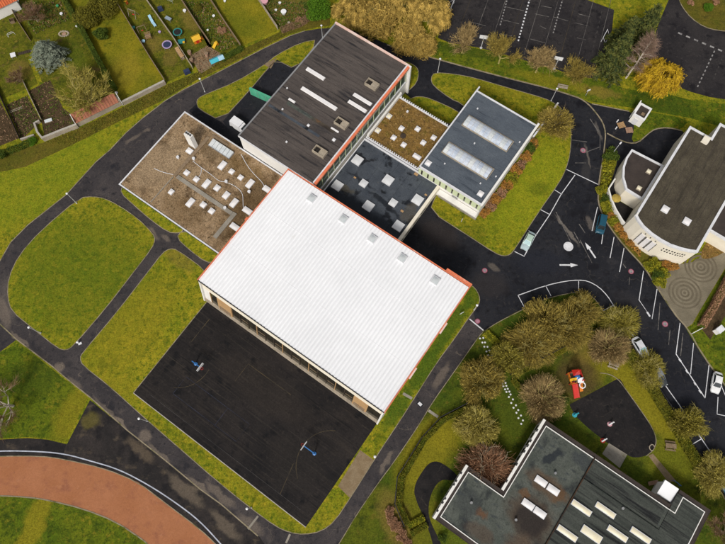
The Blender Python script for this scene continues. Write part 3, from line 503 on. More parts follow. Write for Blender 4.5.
o_pz = sheet('plaza', plan([(656, 287), (675, 316), (686, 328), (692, 324), (700, 310), (725, 268), (740, 240), (716, 240), (706, 252), (694, 262), (676, 265), (668, 270)]), .104, m_paving)
for cx, cy in ((684.5, 293), (700.5, 267)):
    c = G(cx, cy)
    for k, (r0, r1) in enumerate(((.0, .3), (.58, .95), (1.32, 1.74), (2.1, 2.5), (2.9, 3.25))):
        n = 40
        if r0 == 0: MB().lathe([(r1, 0), (r1, .005)], n).build('paving_ring', m_paving_dark, o_pz, (c.x, c.y, .104+.001*k))
        else: MB().add([(r*math.cos(2*PI*i/n), r*math.sin(2*PI*i/n), .005) for r in (r1, r0) for i in range(n)], [(i, (i+1) % n, n+(i+1) % n, n+i) for i in range(n)]).build('paving_ring', m_paving_dark if k % 2 else m_paving_dark, o_pz, (c.x, c.y, .104+.0006*k+(.012 if cx > 690 else 0)))
sheet('gravel_bed', chaikin(plan([(702, 248), (716, 232), (730, 236), (728, 250), (714, 258), (700, 260)]), 2), .126, m_gravel_moss)
sheet('southeast_verge', plan([(686, 329), (701, 354), (725, 387), (770, 440), (800, 440), (800, 300), (740, 240), (726, 268), (700, 311), (693, 325)]), .08, m_grass_green)
sheet('plaza_edge_soil', plan([(702, 330), (725, 290), (750, 250), (760, 262), (735, 300), (725, 316), (710, 340)]), .086, m_soil)
# stepping stones to the nursery
o_ss = strip('stepping_stone_path', [(481, 337), (494, 362), (506, 385), (515, 405), (524, 426)], 1.3, .09, .106, m_grass_dark, kind='structure')
sp = [(481.5, 338), (490, 355), (498, 371), (503.5, 383), (509, 394), (514, 405), (519, 415), (523.5, 426)]
stone = MB().lathe([(.17, 0), (.19, .03), (.15, .06)], 8)
k = 0
me_st = None
for i in range(len(sp)-1):
    for j in range(4):
        t = j/4; x = sp[i][0]+(sp[i+1][0]-sp[i][0])*t; y = sp[i][1]+(sp[i+1][1]-sp[i][1])*t
        for s in ((-1, 1) if i < 4 else ((-1,) if j % 2 else (1,))):
            p = G(x+s*1.6, y-s*.5+(.7 if s > 0 else 0))
            if me_st is None: me_st = stone.build('stone', m_paint, o_ss, (p.x, p.y, .104)).data
            else: link('stone', me_st, o_ss, (p.x+rng.uniform(-.06, .06), p.y+rng.uniform(-.06, .06), .104), rng.uniform(0, 3))

# loose low plants in the garden beds and borders: nobody could count them
def litter(name, label, polys, n, mat, size, seed, z=.02, h=.12):
    rs = np.random.RandomState(seed); Vs = []
    for poly in polys:
        P = np.array(plan(poly)); lo, hi = P.min(0), P.max(0); pts = []
        while len(pts) < n:
            q = lo+(hi-lo)*rs.rand(2); c = False
            for i in range(len(P)):
                x0, y0 = P[i]; x1, y1 = P[i-1]
                if (y0 > q[1]) != (y1 > q[1]) and q[0] < (x1-x0)*(q[1]-y0)/(y1-y0)+x0: c = not c
            if c: pts.append(q)
        k = rs.randint(0, n, n); pts = np.array(pts); pts = pts[k]*.0+pts
        Vs.append(pts)
    Q = np.concatenate(Vs); m = len(Q); zz = z+rs.rand(m)*h; d = rs.normal(size=(m, 3)); d /= np.linalg.norm(d, axis=1)[:, None]; e = np.cross(d, rs.normal(size=(m, 3))); e /= np.linalg.norm(e, axis=1)[:, None]
    s = (rs.uniform(.5, 1.4, m)*size)[:, None]; Cc = np.concatenate([Q, zz[:, None]], 1)
    V = np.stack([Cc-d*s-e*s*.5, Cc+d*s-e*s*.4, Cc+d*s+e*s*.4, Cc-d*s+e*s*.5], 1).reshape(-1, 3); V[:, 2] = np.maximum(V[:, 2], z)
    o = link(name, mesh_np(name, V, np.arange(len(V)).reshape(-1, 4), mat)); o['kind'] = 'stuff'; o['label'] = label; o['category'] = 'plants'
litter('bed_plants', 'sparse green seedlings in the vegetable beds', [[(6.6, 105), (27, 96), (41, 121), (21.5, 140)], [(29, 91), (50, 80), (63, 108), (76, 118), (78, 125), (45, 139), (41, 119)]], 500, l_mid, .14, 1)
litter('dry_stalks', 'dry straw and dead stalks on the bare beds', [[(6.6, 105), (27, 96), (41, 121), (21.5, 140)], [(29, 91), (50, 80), (63, 108), (76, 118), (78, 125), (45, 139), (41, 119)], [(-10, 112), (-2, 98), (20, 138), (-10, 150)]], 260, l_brown, .14, 2)
litter('border_plants', 'mixed low border plants in the upper gardens', [[(183, 2), (208, 2), (226, 27), (238, 45), (222, 52), (199, 28)], [(260, 2), (312, 2), (318, 10), (281, 30)], [(12, 2), (60, 2), (70, 20), (36, 34)]], 900, l_mid, .17, 3, h=.35)
litter('border_litter', 'brown leaf litter in the upper garden borders', [[(183, 2), (208, 2), (226, 27), (238, 45), (222, 52), (199, 28)], [(260, 2), (312, 2), (318, 10), (281, 30)], [(12, 2), (60, 2), (70, 20), (36, 34)], [(190, 56), (207, 46), (222, 54), (200, 74)]], 420, l_brown, .15, 4, h=.2)
litter('verge_tufts', 'dry tufts of rough grass on the strip below the garden walls', [[(45, 143), (125, 107), (166, 86), (200, 72), (243, 50), (280, 33), (290, 34), (240, 59), (195, 81), (160, 102), (70, 146)]], 2600, l_hedge, .11, 5, h=.25)
litter('bed_ground_cover', 'yellow green ground cover in the bed round the curved building', [[(600, 205), (604, 216), (612, 228), (626, 245), (632, 243), (622, 226), (609, 195), (612, 168), (606, 150), (601, 172)], [(646, 262), (652, 272), (658, 285), (664, 280), (668, 268), (678, 264), (660, 262)]], 1500, l_shrub, .16, 6, z=.1, h=.5)
litter('bed_leaves', 'orange brown dead leaves in the bed round the curved building', [[(604, 212), (612, 226), (626, 244), (640, 258), (640, 250), (622, 228), (609, 200)], [(650, 262), (660, 268), (678, 266), (672, 262)]], 900, l_orange, .15, 7, z=.1, h=.45)
litter('border_tangle', 'orange and brown tangle of border plants beside the blue grey hall', [[(481, 217), (490, 214), (505, 197), (522, 172), (538, 146), (534, 138), (527, 150), (512, 174), (496, 197)]], 2600, l_orange, .14, 8, z=.1, h=.7)
litter('border_greens', 'green leaves in the border beside the blue grey hall', [[(481, 217), (490, 214), (505, 197), (522, 172), (538, 146), (534, 138), (527, 150), (512, 174), (496, 197)]], 1500, l_mid, .15, 9, z=.1, h=.8)
# ================================================================== BUILDINGS (on the campus grid u, v)
class Bld:
    def __init__(s, name, label, cat, u0, v0):
        s.u0, s.v0 = u0, v0; s.root = thing(name, label, cat, W(u0, v0), -TH)
    def box(s, name, u0, u1, v0, v1, z0, z1, mat, parent=None, top=None):
        a, b = s.u0, s.v0
        return MB().box(u0-a, u1-a, v0-b, v1-b, z0, z1, top).build(name, mat, parent or s.root)
    def prism(s, name, poly, z0, z1, mat, parent=None): return MB().prism([(u-s.u0, v-s.v0) for u, v in poly], z0, z1).build(name, mat, parent or s.root)
    def ring(s, name, poly, o0, o1, z0, z1, mat, parent=None): return MB().ring([(u-s.u0, v-s.v0) for u, v in poly], o0, o1, z0, z1).build(name, mat, parent or s.root)
    def mb(s, name, mb, mat, parent=None, smooth=False):
        mb.v = [(x-s.u0, y-s.v0, z) for x, y, z in mb.v]; return mb.build(name, mat, parent or s.root, smooth=smooth)
    def skylight(s, u, v, z, w, l, mat, frame=None, h=.32, parent=None):
        f = MB().box(-w/2, w/2, -l/2, l/2, 0, h).build('skylight', frame or m_coping, parent or s.root, (u-s.u0, v-s.v0, z))
        n = 4; mb = MB(); i0 = .09; W2, L2 = w/2-i0, l/2-i0; vs = []; fs = []
        for i in range(n+1):
            for j in range(n+1):
                x = -1+2*i/n; y = -1+2*j/n; vs.append((x*W2, y*L2, h+.01+.16*(1-x*x)*(1-y*y)))
        for i in range(n):
            for j in range(n): a = i*(n+1)+j; fs.append((a, a+n+1, a+n+2, a+1))
        MB().add(vs, fs).build('pane', mat, f, smooth=True); return f
def rect(u0, u1, v0, v1): return [(u0, v0), (u1, v0), (u1, v1), (u0, v1)]

# ---- 1 white-roofed sports hall
U0, U1, V0, V1, Z = -44.6, -3.5, 11.45, 38.55, 9.0
b = Bld('sports_hall', 'large sports hall with white ribbed metal roof and orange edges in the centre', 'building', U0, V0)
b.box('wall', U0+.15, U1-.15, V0+.9, V1-.15, 0, Z-.3, m_white)
seams = [V0-.02, 20.5, 29.6, V1]
for k in range(3):                                # three ribbed sheets, each lapped over the lower one
    a0, a1 = seams[k], seams[k+1]; mb = MB(); zb = Z-.22+.07*k; pitch = .685; u = U0; vs = []; fs = []
    prof = []
    while u < U1-.02:
        for du, dz in ((0, 0), (.22, 0), (.30, .075), (.54, .075)):
            if u+du < U1: prof.append((u+du, dz))
        u += pitch
    prof.append((U1, 0)); n = len(prof)
    for (uu, dz) in prof: vs.append((uu, a0-.08*(k > 0), zb+dz))
    for (uu, dz) in prof: vs.append((uu, a1, zb+dz+.012))
    for (uu, dz) in prof: vs.append((uu, a0-.08*(k > 0), zb-.09))
    for i in range(n-1): fs += [(i, i+1, n+i+1, n+i), (2*n+i, 2*n+i+1, i+1, i)]
    mb.add(vs, fs); b.mb('roof_panel', mb, m_white_metal)
for (uu, vv) in ((-37.3, 36.3), (-29.9, 36.3), (-23.2, 36.2), (-16.5, 36.2), (-9.2, 36.1)):
    b.skylight(uu, vv, Z-.1, 1.45, 1.5, m_pane_grey, m_coping, .38)
for k, vv in enumerate(seams[1:3]): b.box('lap_seam_shade', U0+.02, U1-.02, vv-.115, vv-.085, Z-.24+.07*k, Z-.12+.07*k, m_coping)  # thin greyer strips stand in for the shade line in each lap gap
# orange fascia trims round the roof
b.box('fascia', U0-.16, U0-.005, V0-.1, V1+.1, Z-.75, Z+.10, m_orange)
b.box('fascia', U1+.005, U1+.17, V0-.1, V1+.1, Z-.75, Z+.10, m_orange)
b.box('fascia', U0-.16, U1+.17, V1+.105, V1+.27, Z-.75, Z+.12, m_orange)
b.box('fascia_block', U1-5.2, U1+.17, V1+.275, V1+.85, Z-.75, Z+.06, m_orange)
b.box('gutter', U0-.02, U1+.02, V0-.17, V0-.025, Z-.4, Z-.1, m_metal_dark)
for vv in (19.8, 29.6): b.box('downpipe_head', U1+.175, U1+.45, vv-1.1, vv+1.1, Z-.7, Z+.0, m_coping_pink)
b.box('downpipe_head', U0-.45, U0-.165, 25.6, 26.3, Z-.6, Z+.02, m_orange)
# leaning glazed front towards the sports court
fb, ft = 10.15, V0+.25
def fr(z): return fb+(ft-fb)*z/8.6
def slanted(name, u0, u1, z0, z1, proud, mat, thick=.2, parent=None):
    mb = MB().add([(u0, fr(z0)-proud, z0), (u1, fr(z0)-proud, z0), (u1, fr(z1)-proud, z1), (u0, fr(z1)-proud, z1), (u0, fr(z0)-proud+thick, z0), (u1, fr(z0)-proud+thick, z0), (u1, fr(z1)-proud+thick, z1), (u0, fr(z1)-proud+thick, z1)],
                  [(0, 1, 2, 3), (7, 6, 5, 4), (1, 0, 4, 5), (3, 2, 6, 7), (2, 1, 5, 6), (0, 3, 7, 4)])
    return b.mb(name, mb, mat, parent)
slanted('upper_band', U0+.35, U1-.35, 5.6, 8.55, 0, m_cream)
slanted('plinth', U0+.35, U1-.35, 0, 1.0, .28, m_stone, .5)
doors = ((-40.9, -37.6), (-9.6, -6.6))
edges = [U0+.35, -40.9, -37.6, -36.0, -9.6, -6.6, U1-.35]
spans = [(U0+1.95, -40.9), (-37.6, -9.6), (-6.6, U1-.35)]
slanted('end_panel', U0+.36, U0+1.9, 0, 5.6, .02, m_white)
for a0, a1 in doors:
    d = slanted('door_panel', a0, a1, .1, 5.6, .12, m_tan)
    slanted('door_leaf', a0+.3, (a0+a1)/2-.04, .15, 2.6, .16, m_wood, .1, d); slanted('door_leaf', (a0+a1)/2+.04, a1-.3, .15, 2.6, .16, m_wood, .1, d)
for a0, a1 in spans:
    n = max(1, round((a1-a0)/2.0)); w = (a1-a0)/n
    for i in range(n):
        p = slanted('window', a0+i*w+.07, a0+(i+1)*w-.07, 1.0, 5.6, -.06, m_glass_dark)
        if i % 2: slanted('sash', a0+i*w+.25, a0+(i+1)*w-.25, 3.1, 3.22, -.02, m_wood, .08, p)
    for i in range(n+1): slanted('mullion', a0+i*w-.06, a0+i*w+.06, 1.0, 5.6, .06, m_wood_dark if i % 3 else m_tan)
for uu in (U0+.02, U1-.32):                     # raked end fins
    mb = MB().add([(x, y, z) for x in (uu, uu+.3) for y, z in ((9.75, 0), (12.3, 0), (12.3, Z-.3), (V0-.1, Z-.3))], [(0, 1, 2, 3), (7, 6, 5, 4), (0, 4, 5, 1), (1, 5, 6, 2), (2, 6, 7, 3), (3, 7, 4, 0)])
    b.mb('end_fin', mb, m_white)

# ---- 2 black-roofed hall
U0, U1, V0, V1, Z = -57.0, -38.75, 38.95, 71.3, 9.0
b = Bld('black_roofed_hall', 'tall hall with dark brown striped roof, white strip rooflights and orange eave', 'building', U0, V0)
b.box('wall', U0, U1, V0, V1, 0, Z-.35, m_white)
n = 7
for k in range(n):                                # roofing felt laid in bays
    a0 = V0+(V1-V0)*k/n; a1 = V0+(V1-V0)*(k+1)/n
    b.box('roof_bay', U0+.1, U1-.1, a0+.02, a1-.02, Z-.349, Z-.02-.02*(k % 2), m_bitumen_black)
for vv in np.arange(V0+.9, V1-.5, .92): b.box('seam', U0+.12, U1-.12, vv-.02, vv+.02, Z-.05, Z+.012, m_bitumen_black)
b.box('parapet', U0-.2, U1+.2, V1-.02, V1+.35, Z-.6, Z+.30, m_coping_pink)
b.box('parapet', U0-.2, U0+.09, V0-.1, V1-.03, Z-.6, Z+.10, m_metal)
b.box('parapet', U0-.2, U1-.1, V0-.12, V0+.015, Z-.5, Z+.06, m_coping)
b.box('fascia', U1-.08, U1+.42, V0+.2, V1-.03, Z-.3, Z+.16, m_orange)
b.box('fascia_coping', U1-.36, U1-.09, V0+.2, V1-.03, Z-.1, Z+.24, m_coping)
b.box('corner_block', U1+.0, U1+.66, V1-.02, V1+.34, 0, Z+.2, m_white)
for (a0, a1, c0, c1) in ((-55.4, -50.9, 58.6, 59.45), (-53.5, -44.8, 54.35, 55.2), (-44.1, -39.7, 59.2, 60.0), (-44.0, -39.6, 57.3, 58.1), (-54.1, -52.5, 51.0, 51.5), (-43.3, -41.4, 50.6, 51.0)):
    f = b.box('rooflight', a0, a1, c0, c1, Z-.06, Z+.22, m_pane_white, top=.08)
    for i in range(1, int((a1-a0)/1.1)): b.box('glazing_bar', a0+i*1.1-.02, a0+i*1.1+.02, c0+.06, c1-.06, Z+.15, Z+.235, m_coping, f)
for (uu, vv) in ((-42.0, 52.6), (-42.2, 63.4), (-41.8, 45.1)):
    f = b.ring('roof_vent', rect(uu-1.35, uu+1.35, vv-.78, vv+.78), -.16, 0, Z-.05, Z+.75, m_stone)
    b.box('louvre', uu-1.18, uu-.1, vv-.62, vv+.62, Z, Z+.25, m_black, f); b.box('cap', uu-.05, uu+1.18, vv-.61, vv+.61, Z, Z+.62, m_stone, f)
    for q in range(4): b.box('slat', uu-1.18, uu-.1, vv-.5+q*.32, vv-.44+q*.32, Z+.26, Z+.34, m_wood_dark, f)
for (uu, vv, w) in ((-47.2, 48.6, .5), (-41.2, 48.9, .6), (-48.5, 43.2, .35), (-55.8, 53.0, .3), (-53.6, 48.6, .3)): b.skylight(uu, vv, Z-.06, w, w, m_pane_white, m_coping, .25)
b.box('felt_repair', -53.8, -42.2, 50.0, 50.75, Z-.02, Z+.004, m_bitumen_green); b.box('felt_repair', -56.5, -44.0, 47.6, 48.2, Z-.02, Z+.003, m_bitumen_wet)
# green glazed side above the low roofs: bays
nb = 16
for i in range(nb):
    a0 = 39.4+(V1-.6-39.4)*i/nb; a1 = 39.4+(V1-.6-39.4)*(i+1)/nb
    b.box('window', U1+.01, U1+.05, a0+.05, a1-.05, 4.6, 8.5, m_glass_green); b.box('mullion', U1+.01, U1+.12, a1-.045, a1+.045, 4.6, 8.5, m_pale_green)
b.box('sill', U1+.01, U1+.22, 39.4, V1-.6, 4.35, 4.58, m_coping)

# ---- 3 brown gravel roofed annex
U0, U1, V0, V1, Z = -72.4, -44.9, 18.2, 38.75, 4.0
b = Bld('west_annex', 'low annex with brown gravel roof dotted with white skylights', 'building', U0, V0)
b.box('wall', U0+.9, U1-.02, V0+.9, V1-.1, 0, Z-.3, m_white)
b.box('roof', U0+.32, U1-.02, V0+.32, V1-.32, Z-.299, Z, m_gravel_brown)
b.ring('parapet', rect(U0+.3, U1-.02, V0+.3, V1-.3), 0, .26, Z-.35, Z+.12, m_coping)
b.box('soffit', U0+.3, U1-.02, V0+.3, V1-.3, Z-.34, Z-.3005, m_metal_dark)
b.ring('dark_trim', rect(U0+.3, U1-.02, V0+.3, V1-.3), .262, .32, Z-.35, Z+.02, m_metal_dark)
SK = [(-58.0, 33.4, 1.1, 1.9), (-55.6, 33.4, 1.0, 1.0), (-53.3, 33.4, 1.0, 1.0), (-50.9, 33.4, 1.1, 1.9), (-47.4, 34.4, 1.7, 1.1), (-62.8, 28.0, 1.05, 1.05), (-60.3, 28.0, 1.05, 1.05), (-58.0, 28.4, 1.1, 1.9), (-55.7, 28.9, 1.1, 1.2), (-53.2, 28.7, 1.1, 1.5), (-50.9, 28.3, 1.1, 1.9), (-47.7, 28.5, 1.9, 1.1), (-47.6, 24.4, 1.9, 1.1), (-58.0, 23.4, 1.1, 1.9), (-55.6, 24.5, 1.1, 1.1), (-53.4, 24.4, 1.1, 1.1), (-65.5, 32.1, 1.3, 1.1), (-62.6, 23.0, .9, 1.1)]
for u, v, w, l in SK: b.skylight(u, v, Z, w, l, m_pane_white, m_coping)
for (u, v) in ((-66.4, 29.6), (-55.0, 31.0), (-51.6, 26.4), (-63.6, 31.2), (-49.9, 31.9)):
    b.mb('roof_vent', MB().lathe([(.22, Z), (.22, Z+.5), (.34, Z+.52), (.30, Z+.66)], 10, (u, v, 0)), m_coping)
for (a0, a1, c0, c1, mm) in ((-63.9, -49.9, 25.9, 26.7, m_concrete), (-49.85, -49.0, 20.4, 26.8, m_concrete), (-64.8, -64.1, 26.0, 36.9, m_wood), (-64.05, -60.0, 37.3, 37.9, m_wood), (-64.6, -64.45, 19.0, 25.8, m_concrete)):
    m2 = b.box('walkway', a0, a1, c0, c1, Z+.02, Z+.16, mm)
# lightning conductor cable
for pts in ([(-63.6, 30.8), (-61.2, 30.6), (-58.8, 30.6), (-56.4, 30.3), (-55.2, 31.0), (-52.8, 31.4), (-50.9, 31.0), (-49.6, 29.5), (-48.6, 28.3), (-46.0, 28.2)], [(-56.5, 37.6), (-54.2, 36.4), (-51.8, 35.6), (-49.4, 35.2), (-48.2, 34.6)], [(-68.9, 25.0), (-66.8, 25.4), (-64.8, 26.2)], [(-61.2, 30.6), (-60.4, 29.6), (-60.3, 28.6)]):
    b.mb('cable', MB().tube([(u, v, Z+.06) for u, v in chaikin(pts, 2, False)], .055, 4), m_coping)
# tall white chimney stack with dark flues
ch = b.box('chimney_stack', -66.6, -64.9, 33.2, 34.1, Z, Z+4.3, m_white)
for u in (-66.25, -65.75, -65.25): b.mb('flue', MB().lathe([(.17, Z+4.3), (.17, Z+4.62)], 10, (u, 33.65, 0)), m_metal_dark, ch)
gp = b.box('glazed_lantern', -63.3, -57.8, 35.3, 37.0, Z, Z+.28, m_metal)
for i in range(6):
    a0 = -63.2+i*.9; b.mb('pane', MB().add([(a0, 35.4, Z+.29), (a0+.82, 35.4, Z+.29), (a0+.82, 36.95, Z+.62), (a0, 36.95, Z+.62), (a0, 36.95, Z+.29), (a0+.82, 36.95, Z+.29)], [(0, 1, 2, 3), (3, 2, 5, 4), (0, 3, 4), (1, 5, 2)]), m_pane_grey, gp)

# ---- 4 wet dark flat roof
U0, U1, V0, V1, Z = -38.1, -19.8, 38.95, 55.0, 4.0
b = Bld('wet_roofed_link', 'low block with wet dark bitumen roof and square skylights beside the white hall', 'building', U0, V0)
b.box('wall', U0, U1-.1, V0+.02, V1-.05, 0, Z-.3, m_cream)
for i in range(6):
    for j in range(4):
        a0 = U0+.02+(U1-.4-U0)*i/6; a1 = U0+.02+(U1-.4-U0)*(i+1)/6; c0 = V0+.02+(V1-.36-V0)*j/4; c1 = V0+.02+(V1-.36-V0)*(j+1)/4
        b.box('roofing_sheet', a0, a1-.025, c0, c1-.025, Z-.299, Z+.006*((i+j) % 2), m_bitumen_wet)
b.box('parapet', U1-.36, U1+.25, V0, V1+.05, Z-.6, Z+.25, m_cream)
b.box('parapet', U0, U1-.37, V1-.33, V1-.02, Z-.2, Z+.22, m_coping)
b.box('parapet', U0, U0+.2, V0+.3, V1-.34, Z-.2, Z+.15, m_coping)
for (u, v, w) in ((-36.4, 50.0, 1.9), (-36.4, 43.1, 1.9), (-32.4, 46.5, 1.45), (-28.8, 49.9, 1.9), (-28.8, 43.0, 1.9), (-25.2, 46.4, 1.45), (-21.6, 49.7, 1.9), (-21.6, 42.9, 1.9)):
    b.skylight(u, v, Z, w, w, m_pane, m_coping, .36)
for (u, v, w) in ((-34.6, 46.6, .5), (-22.8, 46.0, .6), (-20.9, 51.6, .5), (-25.0, 54.3, .8)): b.box('roof_outlet', u-w/2, u+w/2, v-w/3, v+w/3, Z, Z+.12, m_tan)
for i, v in enumerate((40.5, 43.2, 45.9, 48.6)): b.box('window', U1-.098, U1-.04, v, v+1.9, .9, 2.9, m_glass_dark)

# ---- 5 small brown mossy roof
U0, U1, V0, V1, Z = -38.1, -25.1, 55.1, 67.3, 4.0
b = Bld('mossy_roofed_block', 'small low block with rust brown mossy roof and white picket parapet', 'building', U0, V0)
b.box('wall', U0+.02, U1-.02, V0+.02, V1-.1, 0, Z-.3, m_white)
b.box('roof', U0+.3, U1-.2, V0+.3, V1-.3, Z-.299, Z, m_gravel_moss)
b.ring('parapet', rect(U0+.32, U1-.25, V0+.32, V1-.32), 0, .22, Z-.3, Z+.28, m_coping)
for i in range(24): b.box('baluster', U0+.6+i*.52, U0+.84+i*.52, V0+.36, V0+.60, Z, Z+.34, m_coping); b.box('baluster', U0+.6+i*.52, U0+.84+i*.52, V1-.1, V1+.14, Z-.4, Z+.34, m_coping)
for (u, v) in ((-36.9, 62.1), (-36.9, 58.0), (-33.2, 61.2), (-30.4, 63.0), (-33.3, 58.5), (-30.7, 58.3), (-27.7, 61.0), (-26.6, 63.2)): b.skylight(u, v, Z, 1.0, 1.0, m_pane_cream if u < -36 else m_pane_white, m_coping)
b.skylight(-27.0, 57.6, Z, 1.7, .9, m_pane_white, m_coping)
b.mb('roof_hatch', MB().lathe([(.6, Z), (.6, Z+.15), (.45, Z+.2)], 14, (-32.0, 60.0, 0)), m_wood_dark); b.box('box_vent', -34.6, -34.2, 65.0, 65.4, Z, Z+.4, m_coping)
b.box('white_gable', U0+.1, U0+.5, V0+.6, V1+.6, Z+.0, Z+.85, m_white)

# ---- 6 blue-grey hall with two barrel rooflights
U0, U1, V0, V1, Z = -24.8, -10.35, 54.6, 75.9, 7.0
b = Bld('barrel_light_hall', 'hall with blue grey flat roof and two long barrel glass rooflights', 'building', U0, V0)
b.box('wall', U0+.05, U1-.05, V0+.05, V1-.05, 0, Z-.3, m_white)
for j in range(8):
    c0 = V0+.3+(V1-V0-.6)*j/8; c1 = V0+.3+(V1-V0-.6)*(j+1)/8
    b.box('roofing_sheet', U0+.3, U1-.3, c0+.012, c1-.012, Z-.299, Z+.005*(j % 2), m_membrane)
b.ring('parapet', rect(U0+.26, U1-.26, V0+.26, V1-.26), 0, .28, Z-.45, Z+.16, m_coping)
for j in range(1, 24): b.box('joint_strip', U0+.31, U1-.31, V0+.3+(V1-V0-.6)*j/24-.035, V0+.3+(V1-V0-.6)*j/24+.035, Z+.002, Z+.012, m_greyblue_roof)
for j in range(1, 5): b.box('joint_strip', U0+.3+(U1-U0-.6)*j/5-.03, U0+.3+(U1-U0-.6)*j/5+.03, V0+.31, V1-.31, Z+.002, Z+.0135, m_greyblue_roof)
b.box('parapet_cap', U1-.24, U1+.18, V0-.05, V1+.5, Z-.2, Z+.24, m_white); b.box('parapet_cap', U0-.02, U0+.25, V0-.02, V1+1.0, Z-.2, Z+.22, m_coping)
for vc in (68.6, 61.15):
    a0, a1, hw, nn = -22.8, -12.5, 1.28, 11
    fr_ = b.ring('barrel_rooflight', rect(a0, a1, vc-hw, vc+hw), 0, .14, Z-.02, Z+.26, m_stone)
    for i in range(nn):
        x0 = a0+(a1-a0)*i/nn; x1 = a0+(a1-a0)*(i+1)/nn; vs = []; fs = []; q = 6
        for x in (x0+.06, x1-.06):
            for k in range(q+1): an = PI*k/q; vs.append((x, vc-hw*.98*math.cos(an), Z+.2+.62*math.sin(an)))
        for k in range(q): fs.append((k, q+1+k, q+2+k, k+1))
        b.mb('pane', MB().add(vs, fs), m_pane_blue if i % 3 else m_pane_grey, fr_)
        if i: b.mb('glazing_rib', MB().tube([(x0, vc-hw*math.cos(PI*k/8), Z+.2+.64*math.sin(PI*k/8)) for k in range(9)], .05, 4), m_coping, fr_)
    for x in (a0+.03, a1-.03): b.mb('end_cap', MB().add([(x, vc-hw*.98*math.cos(PI*k/8), Z+.2+.62*math.sin(PI*k/8)) for k in range(9)], [tuple(range(9))]), m_stone, fr_)
b.skylight(-23.7, 56.2, Z, 1.1, 1.1, m_pane_white, m_coping); b.skylight(-11.8, 56.5, Z, 1.1, 1.1, m_pane_white, m_coping)
for (u, v) in ((-21.0, 58.0), (-22.3, 72.3), (-11.4, 70.6), (-13.0, 58.4), (-11.3, 61.4), (-18.6, 65.2)): b.box('roof_outlet', u-.13, u+.13, v-.13, v+.13, Z, Z+.25, m_coping)
b.box('window_band', U0+.1, U1-.1, V0-.06, V0+.048, 4.55, 6.5, m_pale_green)
for i in range(10):
    u = -24.1+i*1.42; w_ = b.box('window', u, u+.34, V0-.1, V0-.062, 4.75, 6.4, m_glass_dark); b.box('window_sill', u-.05, u+.39, V0-.16, V0-.102, 4.66, 4.74, m_coping, w_)
b.box('canopy', -19.4, -10.5, V0-1.2, V0-.07, 3.2, 3.5, m_white); b.box('plinth', -19.4, U1+.02, V0-.2, V0-.002, 0, .5, m_concrete)
b.box('wall_sign', -16.6, -15.3, V0-.14, V0-.07, 3.7, 4.1, m_metal)

# ---- 7 curved white church building, its round wing and walled patio
Z = 7.0
arcf = [(14.75, 69.8), (15.6, 69.15), (17.0, 68.45), (19.0, 68.0), (21.0, 67.85), (23.0, 67.95), (25.0, 68.45), (26.6, 69.05), (27.85, 69.7)]
cpoly = arcf+[(27.85, 93.4), (31, 93.4), (31, 97.5), (19.4, 97.5), (19.4, 93.4), (14.75, 93.4)]
b = Bld('curved_white_building', 'curved cream walled building with dark felt roof and white edging by the plaza', 'building', 14.7, 69.7)
b.prism('wall', cpoly, 0, Z-.2, m_cream); b.prism('roof', offset(cpoly, -.4), Z-.199, Z-.02, m_church_roof); b.ring('parapet', cpoly, -.42, .05, Z-.45, Z+.12, m_coping)
for (u, v) in ((18.9, 74.1), (23.4, 74.2)): b.skylight(u, v, Z-.02, 1.35, 1.35, m_pane_white, m_coping, .35)
b.box('roof_box', 18.0, 19.3, 91.4, 92.8, Z-.02, Z+.7, m_cream); b.box('flue', 14.72, 15.0, 69.7, 70.1, Z-.4, Z+.9, m_white)
for i in range(9): b.box('felt_lap', 15.2+i*1.4, 15.26+i*1.4, 71.6, 92.8, Z-.02, Z-.006, m_dark_felt)
def on_arc(t):                                   # along the curved front
    k = t*(len(arcf)-1); i = min(int(k), len(arcf)-2); f = k-i
    p = Vector(arcf[i]).lerp(Vector(arcf[i+1]), f); d = (Vector(arcf[i+1])-Vector(arcf[i])).normalized(); return p, d, Vector((d.y, -d.x))
def wallpiece(name, t0, t1, z0, z1, mat, proud=.05, parent=None):
    vs = []
    for t in (t0, t1):
        p, d, n = on_arc(t)
        for z in (z0, z1): vs += [(*(p+n*proud), z), (*(p-n*.05), z)]
    return b.mb(name, MB().add(vs, [(0, 2, 6, 4), (2, 3, 7, 6), (1, 0, 4, 5), (0, 1, 3, 2), (4, 6, 7, 5)]), mat, parent)
for i in range(3):
    t = .30+i*.075; w_ = wallpiece('window', t, t+.058, 1.4, 5.2, m_pane_white, .05); wallpiece('window_frame', t-.006, t, 1.3, 5.3, m_metal_dark, .09, w_); wallpiece('window_frame', t+.058, t+.064, 1.3, 5.3, m_metal_dark, .09, w_)
for i in range(9):
    for j in range(2): wallpiece('slot_window', .60+i*.033, .612+i*.033+.006*(i % 2), 4.9-j*.9-.0*i, 5.3-j*.9, m_metal_dark, .06)
for i in range(3): wallpiece('slot_window', .33+i*.07, .34+i*.07, 5.7, 6.1, m_metal_dark, .06)
wing = [(7.8, 83.8), (7.75, 81.5), (8.2, 79.3), (9.2, 77.2), (11.0, 75.2), (14.2, 75.1), (14.2, 84.2)]
b.prism('wing_wall', [(min(u, 14.69), v) for u, v in wing[:-2]]+[(14.69, 75.1), (14.69, 84.2)], 0, 4.3, m_cream)
wr = [(7.8, 83.8), (7.75, 81.5), (8.2, 79.3), (9.2, 77.2), (11.0, 75.2), (14.69, 75.1), (14.69, 84.2)]
b.prism('wing_roof', offset(wr, -.35), 4.3, 4.42, m_dark_felt); b.ring('wing_parapet', wr, -.34, .06, 4.1, 4.62, m_coping)
for (u, v) in ((12.9, 81.3), (13.0, 76.9)): b.skylight(u, v, 4.42, .95, .95, m_pane_cream, m_stone, .3)
